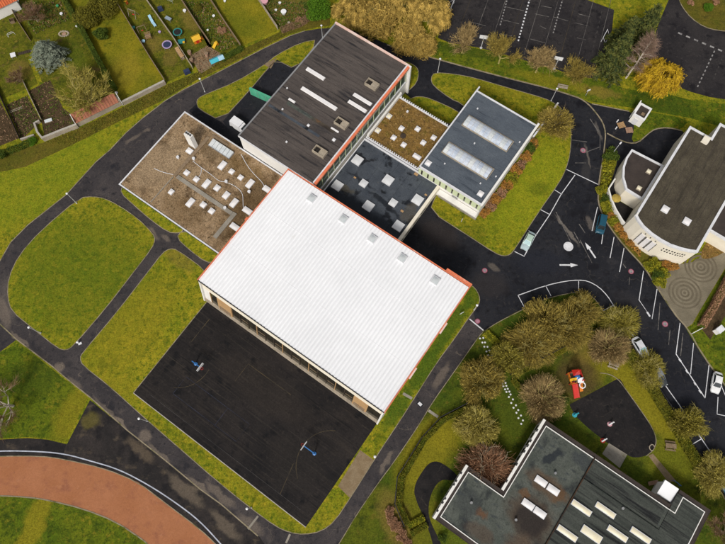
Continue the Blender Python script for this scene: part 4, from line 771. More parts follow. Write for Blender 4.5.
pat = [(8.35, 78.0), (8.35, 75.2), (9.6, 73.8), (11.6, 72.1), (14.0, 70.6), (14.69, 70.4)]
strip('patio_wall', [(u-14.7, v-69.7) for u, v in pat], .28, 0, 1.7, m_white, b.root, raw=True)
b.prism('patio_floor', pat+[(14.69, 75.0), (11.0, 75.0), (9.2, 77.0)], .02, .12, m_asph_play)
sw = rect(27.95, 38, 77.0, 92)
b.prism('side_wing_wall', sw, 0, 3.9, m_cream); b.prism('side_wing_roof', offset(sw, -.35), 3.9, 4.02, m_dark_felt); b.ring('side_wing_parapet', sw, -.34, .05, 3.7, 4.25, m_coping)
tb = thing('patio_table', 'round straw coloured parasol table in the walled patio', 'table', W(10.6, 74.1, .12))
MB().lathe([(.06, 0), (.06, 1.9)], 8).build('pole', m_wood, tb); MB().lathe([(.95, 1.75), (.9, 1.8), (.5, 2.0), (.05, 2.15)], 14).build('canopy', M('straw', (.42, .30, .06), (.32, .23, .05), 2), tb); MB().lathe([(.3, 0), (.3, .06)], 12).build('base', m_concrete, tb); MB().lathe([(.5, .70), (.5, .74)], 14).build('table_top', m_wood, tb)

# ---- 8 nursery school
Z = 4.0
npoly = [(13.2, 2.3), (48, 2.3), (51.0, 2.3), (51.0, 30.3), (45.4, 30.3), (45.4, 27.2), (20.3, 27.2), (20.3, 12.7), (13.2, 12.7)]
b = Bld('nursery_school', 'flat roofed nursery school with stained green grey roof and white roof edging', 'building', 13.2, 2.3)
b.prism('wall', npoly, 0, Z-.4, m_white)
b.ring('roof_edge', npoly, -.72, .0, Z-.399, Z-.06, m_dark_felt); b.ring('fascia', npoly, .002, .09, Z-.45, Z-.02, m_wood_dark); b.ring('coping', npoly, -.86, -.721, Z-.12, Z+.16, m_white)
b.box('white_eave', 13.0, 13.48, 2.2, 12.78, Z-.5, Z+.04, m_white); b.box('white_eave', 20.1, 20.58, 12.8, 27.28, Z-.5, Z+.04, m_white)
inn = offset(npoly, -.865)
b.prism('roof', inn, Z-.098, Z, m_bitumen_green)
b.box('roof_deck', 30.8, 45.1, 3.2, 22.4, Z+.004, Z+.30, m_bitumen_dark2); b.box('roof_deck', 45.15, 50.3, 3.2, 29.6, Z+.004, Z+.12, m_bitumen_dark2); b.box('roof_deck', 30.8, 44.6, 22.7, 26.5, Z+.004, Z+.10, m_bitumen_dark2)
b.box('roof_upstand', 30.62, 30.78, 3.0, 26.5, Z, Z+.36, m_bitumen_rust)
for (u, v) in ((25.0, 17.8), (27.4, 17.8), (25.1, 13.3), (27.4, 13.3)): b.skylight(u, v, Z, 2.15, 1.15, m_pane_white, m_coping, .3)
for k, (u, v) in enumerate(((32.7, 18.0), (36.2, 20.0), (32.7, 13.1), (36.1, 15.3), (39.6, 17.9), (42.9, 19.9), (39.5, 13.0), (42.8, 15.2))): b.skylight(u, v, Z+.3, 3.6, 1.0 if k != 3 else 1.35, m_pane_cream, m_coping, .3)
for (u, v) in ((26.3, 20.4), (24.6, 10.0), (38.5, 22.0), (45.6, 19.0), (17.0, 8.0)): b.mb('roof_vent', MB().lathe([(.16, Z), (.16, Z+.45), (.26, Z+.47), (.2, Z+.6)], 10, (u, v, 0)), m_metal)
for vv in np.arange(3.6, 12.0, 1.5):
    w_ = b.box('window', 13.14, 13.198, vv, vv+.9, 1.2, 3.2, m_glass_dark); b.box('window_frame', 13.1, 13.139, vv-.06, vv+.96, 3.21, 3.3, m_white_paint, w_)
for vv in np.arange(14.0, 26.0, 1.6):
    w_ = b.box('window', 20.24, 20.298, vv, vv+1.0, 1.2, 3.2, m_glass_dark); b.box('window_frame', 20.2, 20.239, vv-.06, vv+1.06, 3.21, 3.3, m_white_paint, w_)
for vv in (3.4, 5.0, 5.8, 8.6, 9.3, 10.9): b.box('eave_slot', 12.97, 13.2, vv, vv+.42, Z-.2, Z+.05, m_metal_dark)
for vv in (14.2, 17.6, 20.2, 21.4, 22.4, 24.6): b.box('eave_slot', 20.07, 20.3, vv, vv+.55, Z-.2, Z+.05, m_metal_dark)
b.box('entrance_canopy', 42.7, 45.0, 27.75, 30.2, 0, 3.4, m_white); b.mb('canopy_roof', MB().add([(42.5, 27.72, 3.41), (45.1, 27.72, 3.41), (45.1, 30.4, 3.9), (42.5, 30.4, 3.9), (42.5, 30.4, 3.41), (45.1, 30.4, 3.41)], [(0, 1, 2, 3), (3, 2, 5, 4), (0, 3, 4), (1, 5, 2)]), m_white_metal)

# ---- 9 small white hut
b = Bld('white_hut', 'small white hut with flat brown roof standing on the grass by the car lot', 'hut', 4.3, 92.7)
b.box('wall', 4.3, 6.9, 92.7, 96.0, 0, 2.6, m_white); b.box('roof', 4.62, 6.72, 93.0, 95.7, 2.6, 2.66, m_dark_felt); b.ring('parapet', rect(4.3, 6.9, 92.7, 96.0), -.28, .05, 2.55, 2.95, m_white_paint)
b.box('door', 5.0, 5.9, 92.63, 92.69, 0, 2.0, m_coping); b.box('roof_vent', 5.6, 6.3, 93.6, 94.2, 2.66, 2.9, m_wood)
b.box('side_screen', 4.02, 4.24, 93.6, 96.4, 0, 3.1, m_white)

# ---- 10 garden shed with red tiled lean-to roof, house corner
def along(p, q): d = (q-p); return d.length, math.atan2(d.y, d.x)
a_, b_ = G(79, 127.5), G(123, 105.5); L_, an = along(a_, b_)
sh = thing('tiled_shed', 'long low garden shed with red tiled lean-to roof against the boundary wall', 'shed', (a_.x, a_.y, 0), an)
MB().box(.1, L_-.1, .1, 1.75, 0, 1.7).build('wall', m_stone, sh)
row = MB(); nn = int(L_/.62)
tile = MB().add([(0, 0, .0), (.58, 0, .0), (.58, .56, .22), (0, .56, .22), (0, 0, -.06), (.58, 0, -.06), (.29, .28, .17)], [(0, 1, 6), (1, 2, 6), (2, 3, 6), (3, 0, 6), (4, 5, 1, 0)])
tme = None
for i in range(nn):
    for j in range(4):
        l = (i*.62+.02, j*.5-.1, 1.74+j*.19)
        if tme is None: tme = tile.build('tile', m_brick, sh, l).data
        else: link('tile', tme, sh, l)
MB().box(-.12, .0, -.1, 2.0, 0, 2.55).build('gable_wall', m_white, sh); MB().box(L_, L_+.12, -.1, 2.0, 0, 2.55).build('gable_wall', m_white, sh)
c = G(7, 8)
hs_ = thing('tiled_house', 'corner of an orange tiled house roof at the top left edge', 'house', (c.x-1.9, c.y+.2, 0), R(33))
MB().box(-4.2, 4.2, -3.4, 3.4, 0, 3).build('wall', m_white, hs_)
MB().add([(-4.6, -3.8, 3.0), (4.6, -3.8, 3.0), (4.6, 3.8, 3.0), (-4.6, 3.8, 3.0), (-4.6, 0, 5.4), (4.6, 0, 5.4)], [(0, 1, 5, 4), (2, 3, 4, 5), (0, 4, 3), (1, 2, 5), (3, 2, 1, 0)]).build('roof', m_tile_orange, hs_)
for i in range(18):
    for s in (-1, 1): MB().add([(-4.6+i*.52, s*3.8, 3.03), (-4.6+i*.52, 0, 5.43), (-4.42+i*.52, 0, 5.52), (-4.42+i*.52, s*3.8, 3.12), (-4.24+i*.52, 0, 5.43), (-4.24+i*.52, s*3.8, 3.03)], [(0, 1, 2, 3) if s < 0 else (3, 2, 1, 0), (3, 2, 4, 5) if s < 0 else (5, 4, 2, 3)]).build('tile_course', m_tile_orange, hs_)
MB().box(4.62, 4.72, -3.9, 3.9, 2.7, 3.02).build('gutter', m_white_paint, hs_)
# thin wall running north from the barrel light hall
p, q = W(-10.3, 77.0), W(-10.1, 87.2)
wl = thing('boundary_wall', 'thin pale wall running from the blue grey hall towards the road', 'wall', p, 0)
MB().bar((0, 0, .6), (q.x-p.x, q.y-p.y, .6), .25, 1.2).build('wall_body', m_stone, wl); MB().bar((0, 0, 1.25), (q.x-p.x, q.y-p.y, 1.25), .36, .1).build('coping', m_coping, wl)
# ================================================================== VEGETATION
def unit(v): return v/np.maximum(np.linalg.norm(v, axis=-1, keepdims=True), 1e-9)
def quads(C_, D, Wv, hl, hw):
    """leaf-sized faces: centre, long axis, side axis"""
    a = D*hl[:, None]; b_ = Wv*hw[:, None]
    V = np.stack([C_-a-b_, C_+a-b_*.6, C_+a+b_*.6, C_-a+b_], 1).reshape(-1, 3)
    return V, np.arange(len(V)).reshape(-1, 4)
def strands(P0, P1, P2, w):
    """thin two-segment twigs as narrow tapered cross strips (quads)"""
    rs = np.random.RandomState(1); S = unit(np.cross(P2-P0, rs.normal(size=P0.shape)))*w[:, None]
    Vs = []; 
    V = np.stack([P0-S, P0+S, P1+S*.7, P1-S*.7, P2+S*.25, P2-S*.25], 1); n = len(P0); V = V.reshape(-1, 3)
    i = np.arange(n)[:, None]*6
    F = np.concatenate([i+np.array([[0, 1, 2, 3]]), i+np.array([[3, 2, 4, 5]])]); 
    S2 = unit(np.cross(S, P2-P0))*w[:, None]
    V2 = np.stack([P0-S2, P0+S2, P1+S2*.7, P1-S2*.7, P2+S2*.25, P2-S2*.25], 1).reshape(-1, 3)
    return np.concatenate([V, V2]), np.concatenate([F, F+len(V)])
def cat(parts):
    Vs = []; Fs = []; n = 0
    for V, F in parts: Vs.append(V); Fs.append(F+n); n += len(V)
    return np.concatenate(Vs), np.concatenate(Fs)
def grow(rng, h, trunk_h, r0, crown_r, limbs=7, sub=4, up=.55, crook=.18, lean=(0, 0)):
    """tapered trunk and limbs; returns MB and sample points along the outer branches"""
    mb = MB(); tips = []
    top = Vector((lean[0]*trunk_h, lean[1]*trunk_h, trunk_h))
    mb.tube([(0, 0, -.1), (lean[0]*trunk_h*.4+rng.uniform(-.05, .05), lean[1]*trunk_h*.4, trunk_h*.5), top], [r0*1.25, r0, r0*.85], 7)
    def branch(p, d, L, r, lev):
        pts = [p]; n = 4
        for i in range(n):
            d = (d+Vector((rng.gauss(0, crook), rng.gauss(0, crook), rng.gauss(0, crook)+.05))).normalized()
            p = p+d*(L/n); pts.append(p)
        mb.tube(pts, [r*(1-.75*i/n) for i in range(n+1)], 5 if lev == 0 else 4, cap=False)
        for q in pts[2:]: tips.append((q, d))
        if lev < 2:
            for k in range(sub if lev == 0 else max(2, sub-1)):
                t = rng.uniform(.3, 1); i = min(int(t*n), n-1); q = pts[i].lerp(pts[i+1], t*n-i)
                ax = Vector((rng.gauss(0, 1), rng.gauss(0, 1), rng.gauss(.3, .6))).normalized()
                branch(q, (d*.75+ax*.75).normalized(), L*rng.uniform(.42, .62), r*.45, lev+1)
    hh = h-trunk_h
    for k in range(limbs):
        a = 2*PI*(k+rng.uniform(-.3, .3))/limbs; el = rng.uniform(up-.25, up+.35) if k else 1.4
        d = Vector((math.cos(a)*math.cos(el), math.sin(a)*math.cos(el), math.sin(el)))
        L = .72*min(crown_r/max(.3, math.cos(el)), hh/max(.3, math.sin(el)))*rng.uniform(.85, 1.1)
        branch(top+Vector((0, 0, -rng.uniform(0, .25)*trunk_h)), d, L, r0*.55, 0)
    return mb, tips
def crown_twigs(seed, tips, n_tw, n_leaf, tw_len, tw_w, leaf, centre, outward=.8, jit=.45, zc=.15):
    rs = np.random.RandomState(seed); T = np.array([tuple(t[0]) for t in tips]); D = np.array([tuple(t[1]) for t in tips])
    i = rs.randint(0, len(T), n_tw); P0 = T[i]+rs.normal(size=(n_tw, 3))*.12
    d = unit(unit(P0-np.array(centre))*outward+D[i]*.6+rs.normal(size=(n_tw, 3))*jit+np.array([0, 0, zc])); L = rs.uniform(.5, 1.15, n_tw)*tw_len
    P1 = P0+d*(L*.5)[:, None]; d2 = unit(d+rs.normal(size=d.shape)*.35); P2 = P1+d2*(L*.5)[:, None]
    parts = [strands(P0, P1, P2, rs.uniform(.6, 1.2, n_tw)*tw_w)]
    if n_leaf:
        j = rs.randint(0, n_tw, n_leaf); t = rs.uniform(.35, 1.05, n_leaf)[:, None]
        Cc = P1[j]*(1-t)+P2[j]*t+rs.normal(size=(n_leaf, 3))*leaf*.6; dd = unit(d2[j]+rs.normal(size=(n_leaf, 3))*.8); ww = unit(np.cross(dd, rs.normal(size=dd.shape)))
        s = rs.uniform(.6, 1.3, n_leaf)*leaf; parts.append(quads(Cc, dd, ww, s, s*.55))
    return cat(parts)
PROTO = {}
def tree_proto(key, seed, h, trunk_h, r0, crown_r, bark, leafm, n_tw, n_leaf, tw_len, tw_w, leaf, **kw):
    rng = random.Random(seed); gk = {k: kw[k] for k in ('limbs', 'sub', 'up', 'crook', 'lean') if k in kw}
    ck = {k: kw[k] for k in ('outward', 'jit', 'zc') if k in kw}
    mb, tips = grow(rng, h, trunk_h, r0, crown_r, **gk)
    tm = bpy.data.meshes.new('trunk'); tm.from_pydata(mb.v, [], mb.f); tm.update(); tm.materials.append(bark)
    V, F = crown_twigs(seed, tips, n_tw, n_leaf, tw_len, tw_w, leaf, (0, 0, trunk_h), **ck)
    PROTO[key] = (tm, mesh_np('crown', V, F, leafm))
def place(key, name, label, px, py, rz=0.0, sc=1.0, group=None, z=0.0, cat_='tree', scz=None):
    p = G(px, py); t = thing(name, label, cat_, (p.x, p.y, z), rz, group); t.scale = (sc*(1+.08*math.sin(px)), sc*(1+.08*math.sin(py+1)), (scz or sc)*(1+.06*math.sin(px+py)))
    for nm, me in zip(('trunk', 'crown'), PROTO[key]): link(nm, me, t)
    return t
def dome_proto(key, seed, Rr, H, trunk_h, r0, bark, leafm, n_tw, n_leaf, clumps=26, L=(.9, 1.7), w=.02, leaf=.055, spread=.34, limbs=9, flat=1.0, wild=.16):
    """fine radiating twigs gathered in clumps over an uneven dome, limbs showing between them"""
    rng = random.Random(seed); rs = np.random.RandomState(seed); mb, tips = grow(rng, H*.93, trunk_h, r0, Rr*.86, limbs, 4, .55, .16)
    k = np.arange(clumps)+.5; el = np.arcsin(np.clip(1-1.25*k/clumps, -.3, 1)); az = k*2.39996+rs.uniform(-.3, .3, clumps)
    cd = np.stack([np.cos(az)*np.cos(el), np.sin(az)*np.cos(el), np.sin(el)], 1); cd = unit(cd+rs.normal(size=cd.shape)*.12); cr = rs.uniform(.55, 1.16, clumps)
    i = rs.randint(0, clumps, n_tw); d = unit(cd[i]+rs.normal(size=(n_tw, 3))*spread); S = np.array([Rr, Rr, (H-trunk_h)*flat]); c0 = np.array([0, 0, trunk_h*.9])
    E = c0+d*S*(cr[i]*rs.uniform(.55, 1.04, n_tw)**.6)[:, None]; E[:, 2] = np.maximum(E[:, 2], .5); dl = unit(unit(d*S)+rs.normal(size=d.shape)*wild+np.array([0, 0, .12])); LL = rs.uniform(L[0], L[1], n_tw)
    P0 = E-dl*LL[:, None]; P1 = (P0+E)/2+rs.normal(size=E.shape)*.07
    parts = [strands(P0, P1, E, rs.uniform(.6, 1.3, n_tw)*w)]
    j = rs.randint(0, n_tw, n_leaf); t = rs.uniform(.3, 1.05, n_leaf)[:, None]; Cc = P1[j]*(1-t)+E[j]*t+rs.normal(size=(n_leaf, 3))*leaf; dd = unit(dl[j]+rs.normal(size=(n_leaf, 3))*.7); ww = unit(np.cross(dd, rs.normal(size=dd.shape))); s = rs.uniform(.5, 1.5, n_leaf)*leaf
    parts.append(quads(Cc, dd, ww, s*1.3, s*.6)); V, F = cat(parts)
    tm = bpy.data.meshes.new('trunk'); tm.from_pydata(mb.v, [], mb.f); tm.update(); tm.materials.append(bark); PROTO[key] = (tm, mesh_np('crown', V, F, leafm))
def weep_proto(key, seed, Rr, H, trunk_h, bark, leafm, n, clumps=34, drop=(.5, 1.3), w=.04, leaf=.10, n_leaf=6000):
    """mounded crown of hanging sprays"""
    rng = random.Random(seed); rs = np.random.RandomState(seed); mb, tips = grow(rng, H*.9, trunk_h, .24, Rr*.8, 9, 4, .7, .2)
    a = rs.uniform(0, 2*PI, clumps); rr = np.sqrt(rs.uniform(0, 1, clumps))*Rr*.85; zz = trunk_h+(H-trunk_h)*np.sqrt(np.maximum(0, 1-(rr/Rr)**2))*rs.uniform(.55, 1.0, clumps); Cc = np.stack([rr*np.cos(a), rr*np.sin(a), zz], 1); cr = rs.uniform(.5, 1.1, clumps)
    i = rs.randint(0, clumps, n); d = unit(rs.normal(size=(n, 3))+np.array([0, 0, .5])); P0 = Cc[i]+d*(cr[i]*rs.uniform(.4, 1, n))[:, None]; out = unit(P0*np.array([1, 1, 0])+1e-3)
    L = rs.uniform(drop[0], drop[1], n)[:, None]; P1 = P0+unit(out*.55+rs.normal(size=P0.shape)*.35+np.array([0, 0, -.15]))*L*.5; P2 = P1+unit(out*.2+rs.normal(size=P0.shape)*.2+np.array([0, 0, -1.0]))*L*.5; P1[:, 2] = np.maximum(P1[:, 2], .2); P2[:, 2] = np.maximum(P2[:, 2], .1)
    parts = [strands(P0, P1, P2, rs.uniform(.5, 1.3, n)*w)]; j = rs.randint(0, n, n_leaf); t = rs.uniform(0, 1, n_leaf)[:, None]; Q = P1[j]*(1-t)+P2[j]*t+rs.normal(size=(n_leaf, 3))*.1; dd = unit(P2[j]-P1[j]+rs.normal(size=Q.shape)*.5); ww = unit(np.cross(dd, rs.normal(size=dd.shape))); s = rs.uniform(.6, 1.4, n_leaf)*leaf; parts.append(quads(Q, dd, ww, s, s*.45)); V, F = cat(parts)
    tm = bpy.data.meshes.new('trunk'); tm.from_pydata(mb.v, [], mb.f); tm.update(); tm.materials.append(bark); PROTO[key] = (tm, mesh_np('crown', V, F, leafm))
# prototypes (metres)
for s in (0, 1, 2): dome_proto('olive%d' % s, 11+s, 5.0, 5.6, 1.2, .2, m_bark_yellow, (l_olive, l_olive_g, l_olive)[s], 4400, 5200, 24, (.8, 1.8), .036, .085, .20, 10, 1.0, .22)
for s in (0, 1): dome_proto('tan%d' % s, 21+s, 5.2, 5.2, 1.2, .2, m_bark_yellow, (l_tan, l_olive)[s], 5200, 3200, 24, (1.0, 2.2), .038, .075, .20, 10, 1.0, .20)
for s in (0, 1): dome_proto('spread%d' % s, 31+s, 5.2, 5.0, 1.2, .22, m_bark_yellow, (l_yg, l_olive_g)[s], 2800, 2200, 18, (1.2, 2.6), .046, .085, .21, 13, 1.0, .26)
tree_proto('yellowbare', 41, 6.6, 1.3, .40, 7.0, m_bark_yellow, l_yg, 1700, 900, 1.6, .046, .09, limbs=11, sub=5, up=.40)
dome_proto('redbare', 42, 5.0, 5.4, 1.2, .26, m_bark_pale, l_rust, 3400, 900, 24, (1.2, 2.3), .034, .06, .26, 12, 1.0, .26)
tree_proto('whitebare', 43, 7.5, 1.8, .24, 6.0, m_bark_white, l_brown, 1500, 300, 1.5, .022, .06, limbs=6, sub=4, up=.45)
tree_proto('brownbare', 44, 5.6, 1.3, .2, 4.4, m_bark_pale, l_brown, 2200, 800, 1.4, .024, .07, limbs=7, sub=4, up=.5)
for s in (0, 1): tree_proto('pruned%d' % s, 51+s, 5.0, 1.9, .13, 2.1, m_bark_yellow, (l_tan, l_olive)[s], 1700, 1400, 1.35, .026, .07, limbs=8, sub=4, up=.95, outward=.6, zc=.5)
dome_proto('roundpruned', 61, 3.9, 5.0, 1.6, .2, m_bark, l_olive, 4800, 5000, 40, (.6, 1.3), .034, .08, .2)
# dense shrubs: only stems and leaves
def shrub_proto(key, seed, r, h, leafm, n_leaf, leaf, clumps=14, n_tw=300):
    rs = np.random.RandomState(seed); a = rs.uniform(0, 2*PI, clumps); rr = np.sqrt(rs.uniform(0, 1, clumps))*r*.72; zz = h*(.35+.45*rs.uniform(0, 1, clumps))*(1-.45*(rr/r)**2)
    Cc = np.stack([rr*np.cos(a), rr*np.sin(a), zz], 1); cr = rs.uniform(.28, .48, clumps)*min(r, h)
    i = rs.randint(0, clumps, n_leaf); d = unit(rs.normal(size=(n_leaf, 3))); P = Cc[i]+d*(cr[i]*rs.uniform(.55, 1.05, n_leaf)**.5)[:, None]; P[:, 2] = np.maximum(P[:, 2], .05)
    dd = unit(d+rs.normal(size=d.shape)*.7); ww = unit(np.cross(dd, rs.normal(size=dd.shape))); s = rs.uniform(.6, 1.3, n_leaf)*leaf
    V, F = quads(P, dd, ww, s, s*.6)
    mb = MB(); rg = random.Random(seed)
    for k in range(clumps):
        c = Cc[k]; mb.tube([(c[0]*.1, c[1]*.1, -.05), (c[0]*.5, c[1]*.5, c[2]*.5), tuple(c)], [.05, .035, .015], 4)
    tm = bpy.data.meshes.new('trunk'); tm.from_pydata(mb.v, [], mb.f); tm.update(); tm.materials.append(m_bark)
    PROTO[key] = (tm, mesh_np('crown', V, F, leafm))
shrub_proto('s_yg', 71, 1.5, 1.3, l_shrub, 3200, .085); shrub_proto('s_orange', 72, 1.4, 1.2, l_orange, 2800, .085); shrub_proto('s_green', 73, 1.5, 1.4, l_mid, 3200, .085)
shrub_proto('s_brown', 74, 1.4, 1.1, l_rust, 2400, .075); shrub_proto('s_bright', 75, 3.4, 4.2, l_green, 12000, .12, 30); shrub_proto('s_olive', 76, 3.6, 4.6, l_dkolive, 14000, .12, 34); shrub_proto('s_dark', 77, 1.9, 2.6, l_mid, 5000, .09, 16)
# conifers
def conifer_proto(key, seed, H, Rb, leafm, levels=26, per=8, nq=22, droop=.25, qw=.10, ql=.34, z0=.06, shape=.8):
    rs = np.random.RandomState(seed); Cs = []; Ds = []; Ws = []; mb = MB(); mb.tube([(0, 0, -.1), (0, 0, H*.5), (0, 0, H)], [H*.022, H*.014, .02], 7)
    for l in range(levels):
        f = l/(levels-1); z = H*(z0+(1-z0)*f); R_ = Rb*(1-f)**shape+.12
        for k in range(per):
            a = 2*PI*(k+rs.uniform(-.35, .35))/per+l*1.3; L = R_*rs.uniform(.7, 1.12); d = np.array([math.cos(a), math.sin(a), 0]); sd_ = np.array([-d[1], d[0], 0])
            base = np.array([0, 0, z+rs.uniform(-.15, .15)]); end = base+d*L+np.array([0, 0, -droop*L+.25*L*f])
            mb.tube([tuple(base), tuple((base+end)/2+np.array([0, 0, .05*L])), tuple(end)], [.045*(1-f)+.012, .03*(1-f)+.01, .006], 4, cap=False)
            n = max(6, int(nq*L/Rb)); t = rs.uniform(.12, 1.02, n)[:, None]; sgn = rs.choice([-1, 1], n)[:, None]
            wv = (1-t)*.55*L+.10
            P = base+(end-base)*t+np.array([0, 0, .05*L])*(1-abs(2*t-1)); off = rs.uniform(0, 1, n)[:, None]
            D = unit(d*.7+sd_*sgn*.9+rs.normal(size=(n, 3))*.25+np.array([0, 0, -.1])); P = P+D*wv*off*.7
            Cs.append(P); Ds.append(D); Ws.append(unit(np.cross(D, np.array([0, 0, 1])+rs.normal(size=(n, 3))*.5)))
    Cs, Ds, Ws = map(np.concatenate, (Cs, Ds, Ws)); s = rs.uniform(.7, 1.3, len(Cs))
    V, F = quads(Cs, Ds, Ws, s*ql, s*qw); tm = bpy.data.meshes.new('trunk'); tm.from_pydata(mb.v, [], mb.f); tm.update(); tm.materials.append(m_bark)
    PROTO[key] = (tm, mesh_np('crown', V, F, leafm))
conifer_proto('conifer0', 81, 13.5, 4.6, l_conifer, 17, 9, 30, .10, .13, .52); conifer_proto('conifer1', 82, 11.5, 4.0, l_conifer, 15, 9, 28, .08, .13, .50)
conifer_proto('bluecon', 83, 6.0, 4.0, l_blue, 20, 12, 34, .0, .06, .38, .08, .75)
# willows: hanging strands off arching limbs
def willow_proto(key, seed, h, trunk_h, crown_r, bark, leafm, n, drop, w, limbs=9, up=.75, segs=4, wind=(0, 0)):
    rng = random.Random(seed); rs = np.random.RandomState(seed); mb, tips = grow(rng, h, trunk_h, .22, crown_r, limbs, 4, up, .2)
    T = np.array([tuple(t[0]) for t in tips]); i = rs.randint(0, len(T), n); P = T[i]+rs.normal(size=(n, 3))*.2; out = unit(P*np.array([1, 1, 0])+rs.normal(size=P.shape)*.3)
    L = rs.uniform(.5, 1.1, n)*drop; parts = []; ww = rs.uniform(.6, 1.3, n)*w; S = unit(np.cross(out, rs.normal(size=out.shape)))*ww[:, None]
    for k in range(segs):
        f = k/segs; d = unit(out*(1-f)*.9+np.array([wind[0], wind[1], .25-1.35*f])+rs.normal(size=P.shape)*.12); Q = P+d*(L/segs)[:, None]; Q[:, 2] = np.maximum(Q[:, 2], .1)
        V = np.stack([P-S, P+S, Q+S*.9, Q-S*.9], 1).reshape(-1, 3); parts.append((V, np.arange(len(V)).reshape(-1, 4)))
        m_ = n//2; j = rs.randint(0, n, m_); dd = unit(d[j]+rs.normal(size=(m_, 3))*.5); w2 = unit(np.cross(dd, rs.normal(size=dd.shape))); s = rs.uniform(.6, 1.3, m_)*.15; parts.append(quads(Q[j]+rs.normal(size=(m_, 3))*.08, dd, w2, s, s*.35)); P = Q
    V, F = cat(parts); tm = bpy.data.meshes.new('trunk'); tm.from_pydata(mb.v, [], mb.f); tm.update(); tm.materials.append(bark)
    PROTO[key] = (tm, mesh_np('crown', V, F, leafm))
weep_proto('goldwillow', 91, 4.0, 7.4, 1.4, m_bark, l_gold, 4200, 44, (1.0, 2.2), .075, .17, 4500)
weep_proto('thicket0', 92, 4.8, 6.6, 1.0, m_bark_yellow, l_thicket, 4600, 60, (.7, 1.7), .055, .14, 4500)
dome_proto('thicket1', 93, 5.2, 6.6, 1.0, .2, m_bark_yellow, l_thicket, 4200, 4200, 44, (1.0, 2.4), .05, .12, .24, 10, 1.0, .55)
# birch: one long white stem with fine side branches
def birch_proto(key, seed, H):
    rng = random.Random(seed); mb = MB(); tips = []; pts = [Vector((0, 0, -.1))]; 
    for i in range(8): pts.append(Vector((.05*i+rng.uniform(-.12, .12), .0+rng.uniform(-.12, .12), H*(i+1)/8)))
    mb.tube(pts, [.20, .19, .17, .15, .13, .11, .08, .05, .02], 7)
    for k in range(46):
        t = rng.uniform(.22, .97)*8; i = min(int(t), 7); p = pts[i].lerp(pts[i+1], t-i); a = rng.uniform(0, 2*PI); L = (1.15-t/8)*3.4*rng.uniform(.6, 1.1)+.5; d = Vector((math.cos(a)*.8, math.sin(a)*.8, .55)).normalized(); q = [p]
        for j in range(4): d = (d+Vector((rng.gauss(0, .14), rng.gauss(0, .14), rng.gauss(0, .1)-.03))).normalized(); p = p+d*L/4; q.append(p); tips.append((p, d))
        mb.tube(q, [.05, .04, .03, .02, .01], 4, cap=False)
    tm = bpy.data.meshes.new('trunk'); tm.from_pydata(mb.v, [], mb.f); tm.update(); tm.materials.append(m_bark_white)
    V, F = crown_twigs(seed, tips, 2600, 500, 1.1, .016, .05, (0, 0, H*.4), .5, .5, -.05); PROTO[key] = (tm, mesh_np('crown', V, F, l_purple))
birch_proto('birch', 95, 11.0)

# ---- placements: label singles each one out
GP = 'small pruned trees along the north court'
for i, (x, y, k, s, lb) in enumerate(((462, 53, 'pruned0', 1.0, 'small pruned bare tree nearest the golden thicket, beside the first backboard'), (498.5, 63.5, 'pruned1', .95, 'small pruned bare tree just right of the left backboard'), (535.5, 72.5, 'pruned0', 1.0, 'small pruned reddish tree just left of the right backboard'), (572.5, 82, 'pruned1', .85, 'smallest thin pruned tree, right of the right backboard'))):
    place(k, 'pruned_tree', lb, x, y, i*1.1, s*1.22, GP)
place('conifer0', 'conifer_tree', 'tall dark green conifer next to the north court goal', 607, 72, .3, .98, 'dark conifers by the north court')
place('conifer1', 'conifer_tree', 'dark green conifer behind the white trunked birch, top edge', 634, 47, 1.2, 1.08, 'dark conifers by the north court')
place('conifer1', 'conifer_tree', 'smaller dark conifer leaning out over the north court corner', 618, 48, 2.4, .85, 'dark conifers by the north court')
place('birch', 'birch_tree', 'bare birch with long white trunk between conifers and yellow willow', 626, 78, .4, 1.18)
place('goldwillow', 'willow_tree', 'bright golden yellow willow beside the northeast road', 651, 91, 0, 1.05)
GT = 'golden brown thicket trees behind the black roofed hall'
for i, (x, y, s, lb) in enumerate(((352, 22, .9, 'golden brown thicket tree next to the bright green bush'), (378, 26, .95, 'golden brown thicket tree behind the middle of the black roofed hall'), (402, 8, 1.05, 'golden brown thicket tree at the top edge, middle of the thicket'), (408, 42, .85, 'golden brown thicket tree overhanging the black hall corner path'), (428, 24, 1.0, 'golden brown thicket tree nearest the north court fence'), (425, 50, .6, 'low golden thicket tree at the path bend'), (362, 4, .9, 'darker golden thicket tree at the top edge right of the green bush'))):
    place('thicket%d' % (i % 2), 'thicket_tree', lb, x, y, i*1.7, s, GT)
place('s_bright', 'green_bush', 'large rounded bright green bush at the top above the path bend', 318, 16, 0, .92, cat_='bush')
place('roundpruned', 'round_tree', 'round olive brown tree on the east lawn edge by the road bend', 553, 128, .5, 1.0)
GA = 'trees on the car park island and nursery grounds'
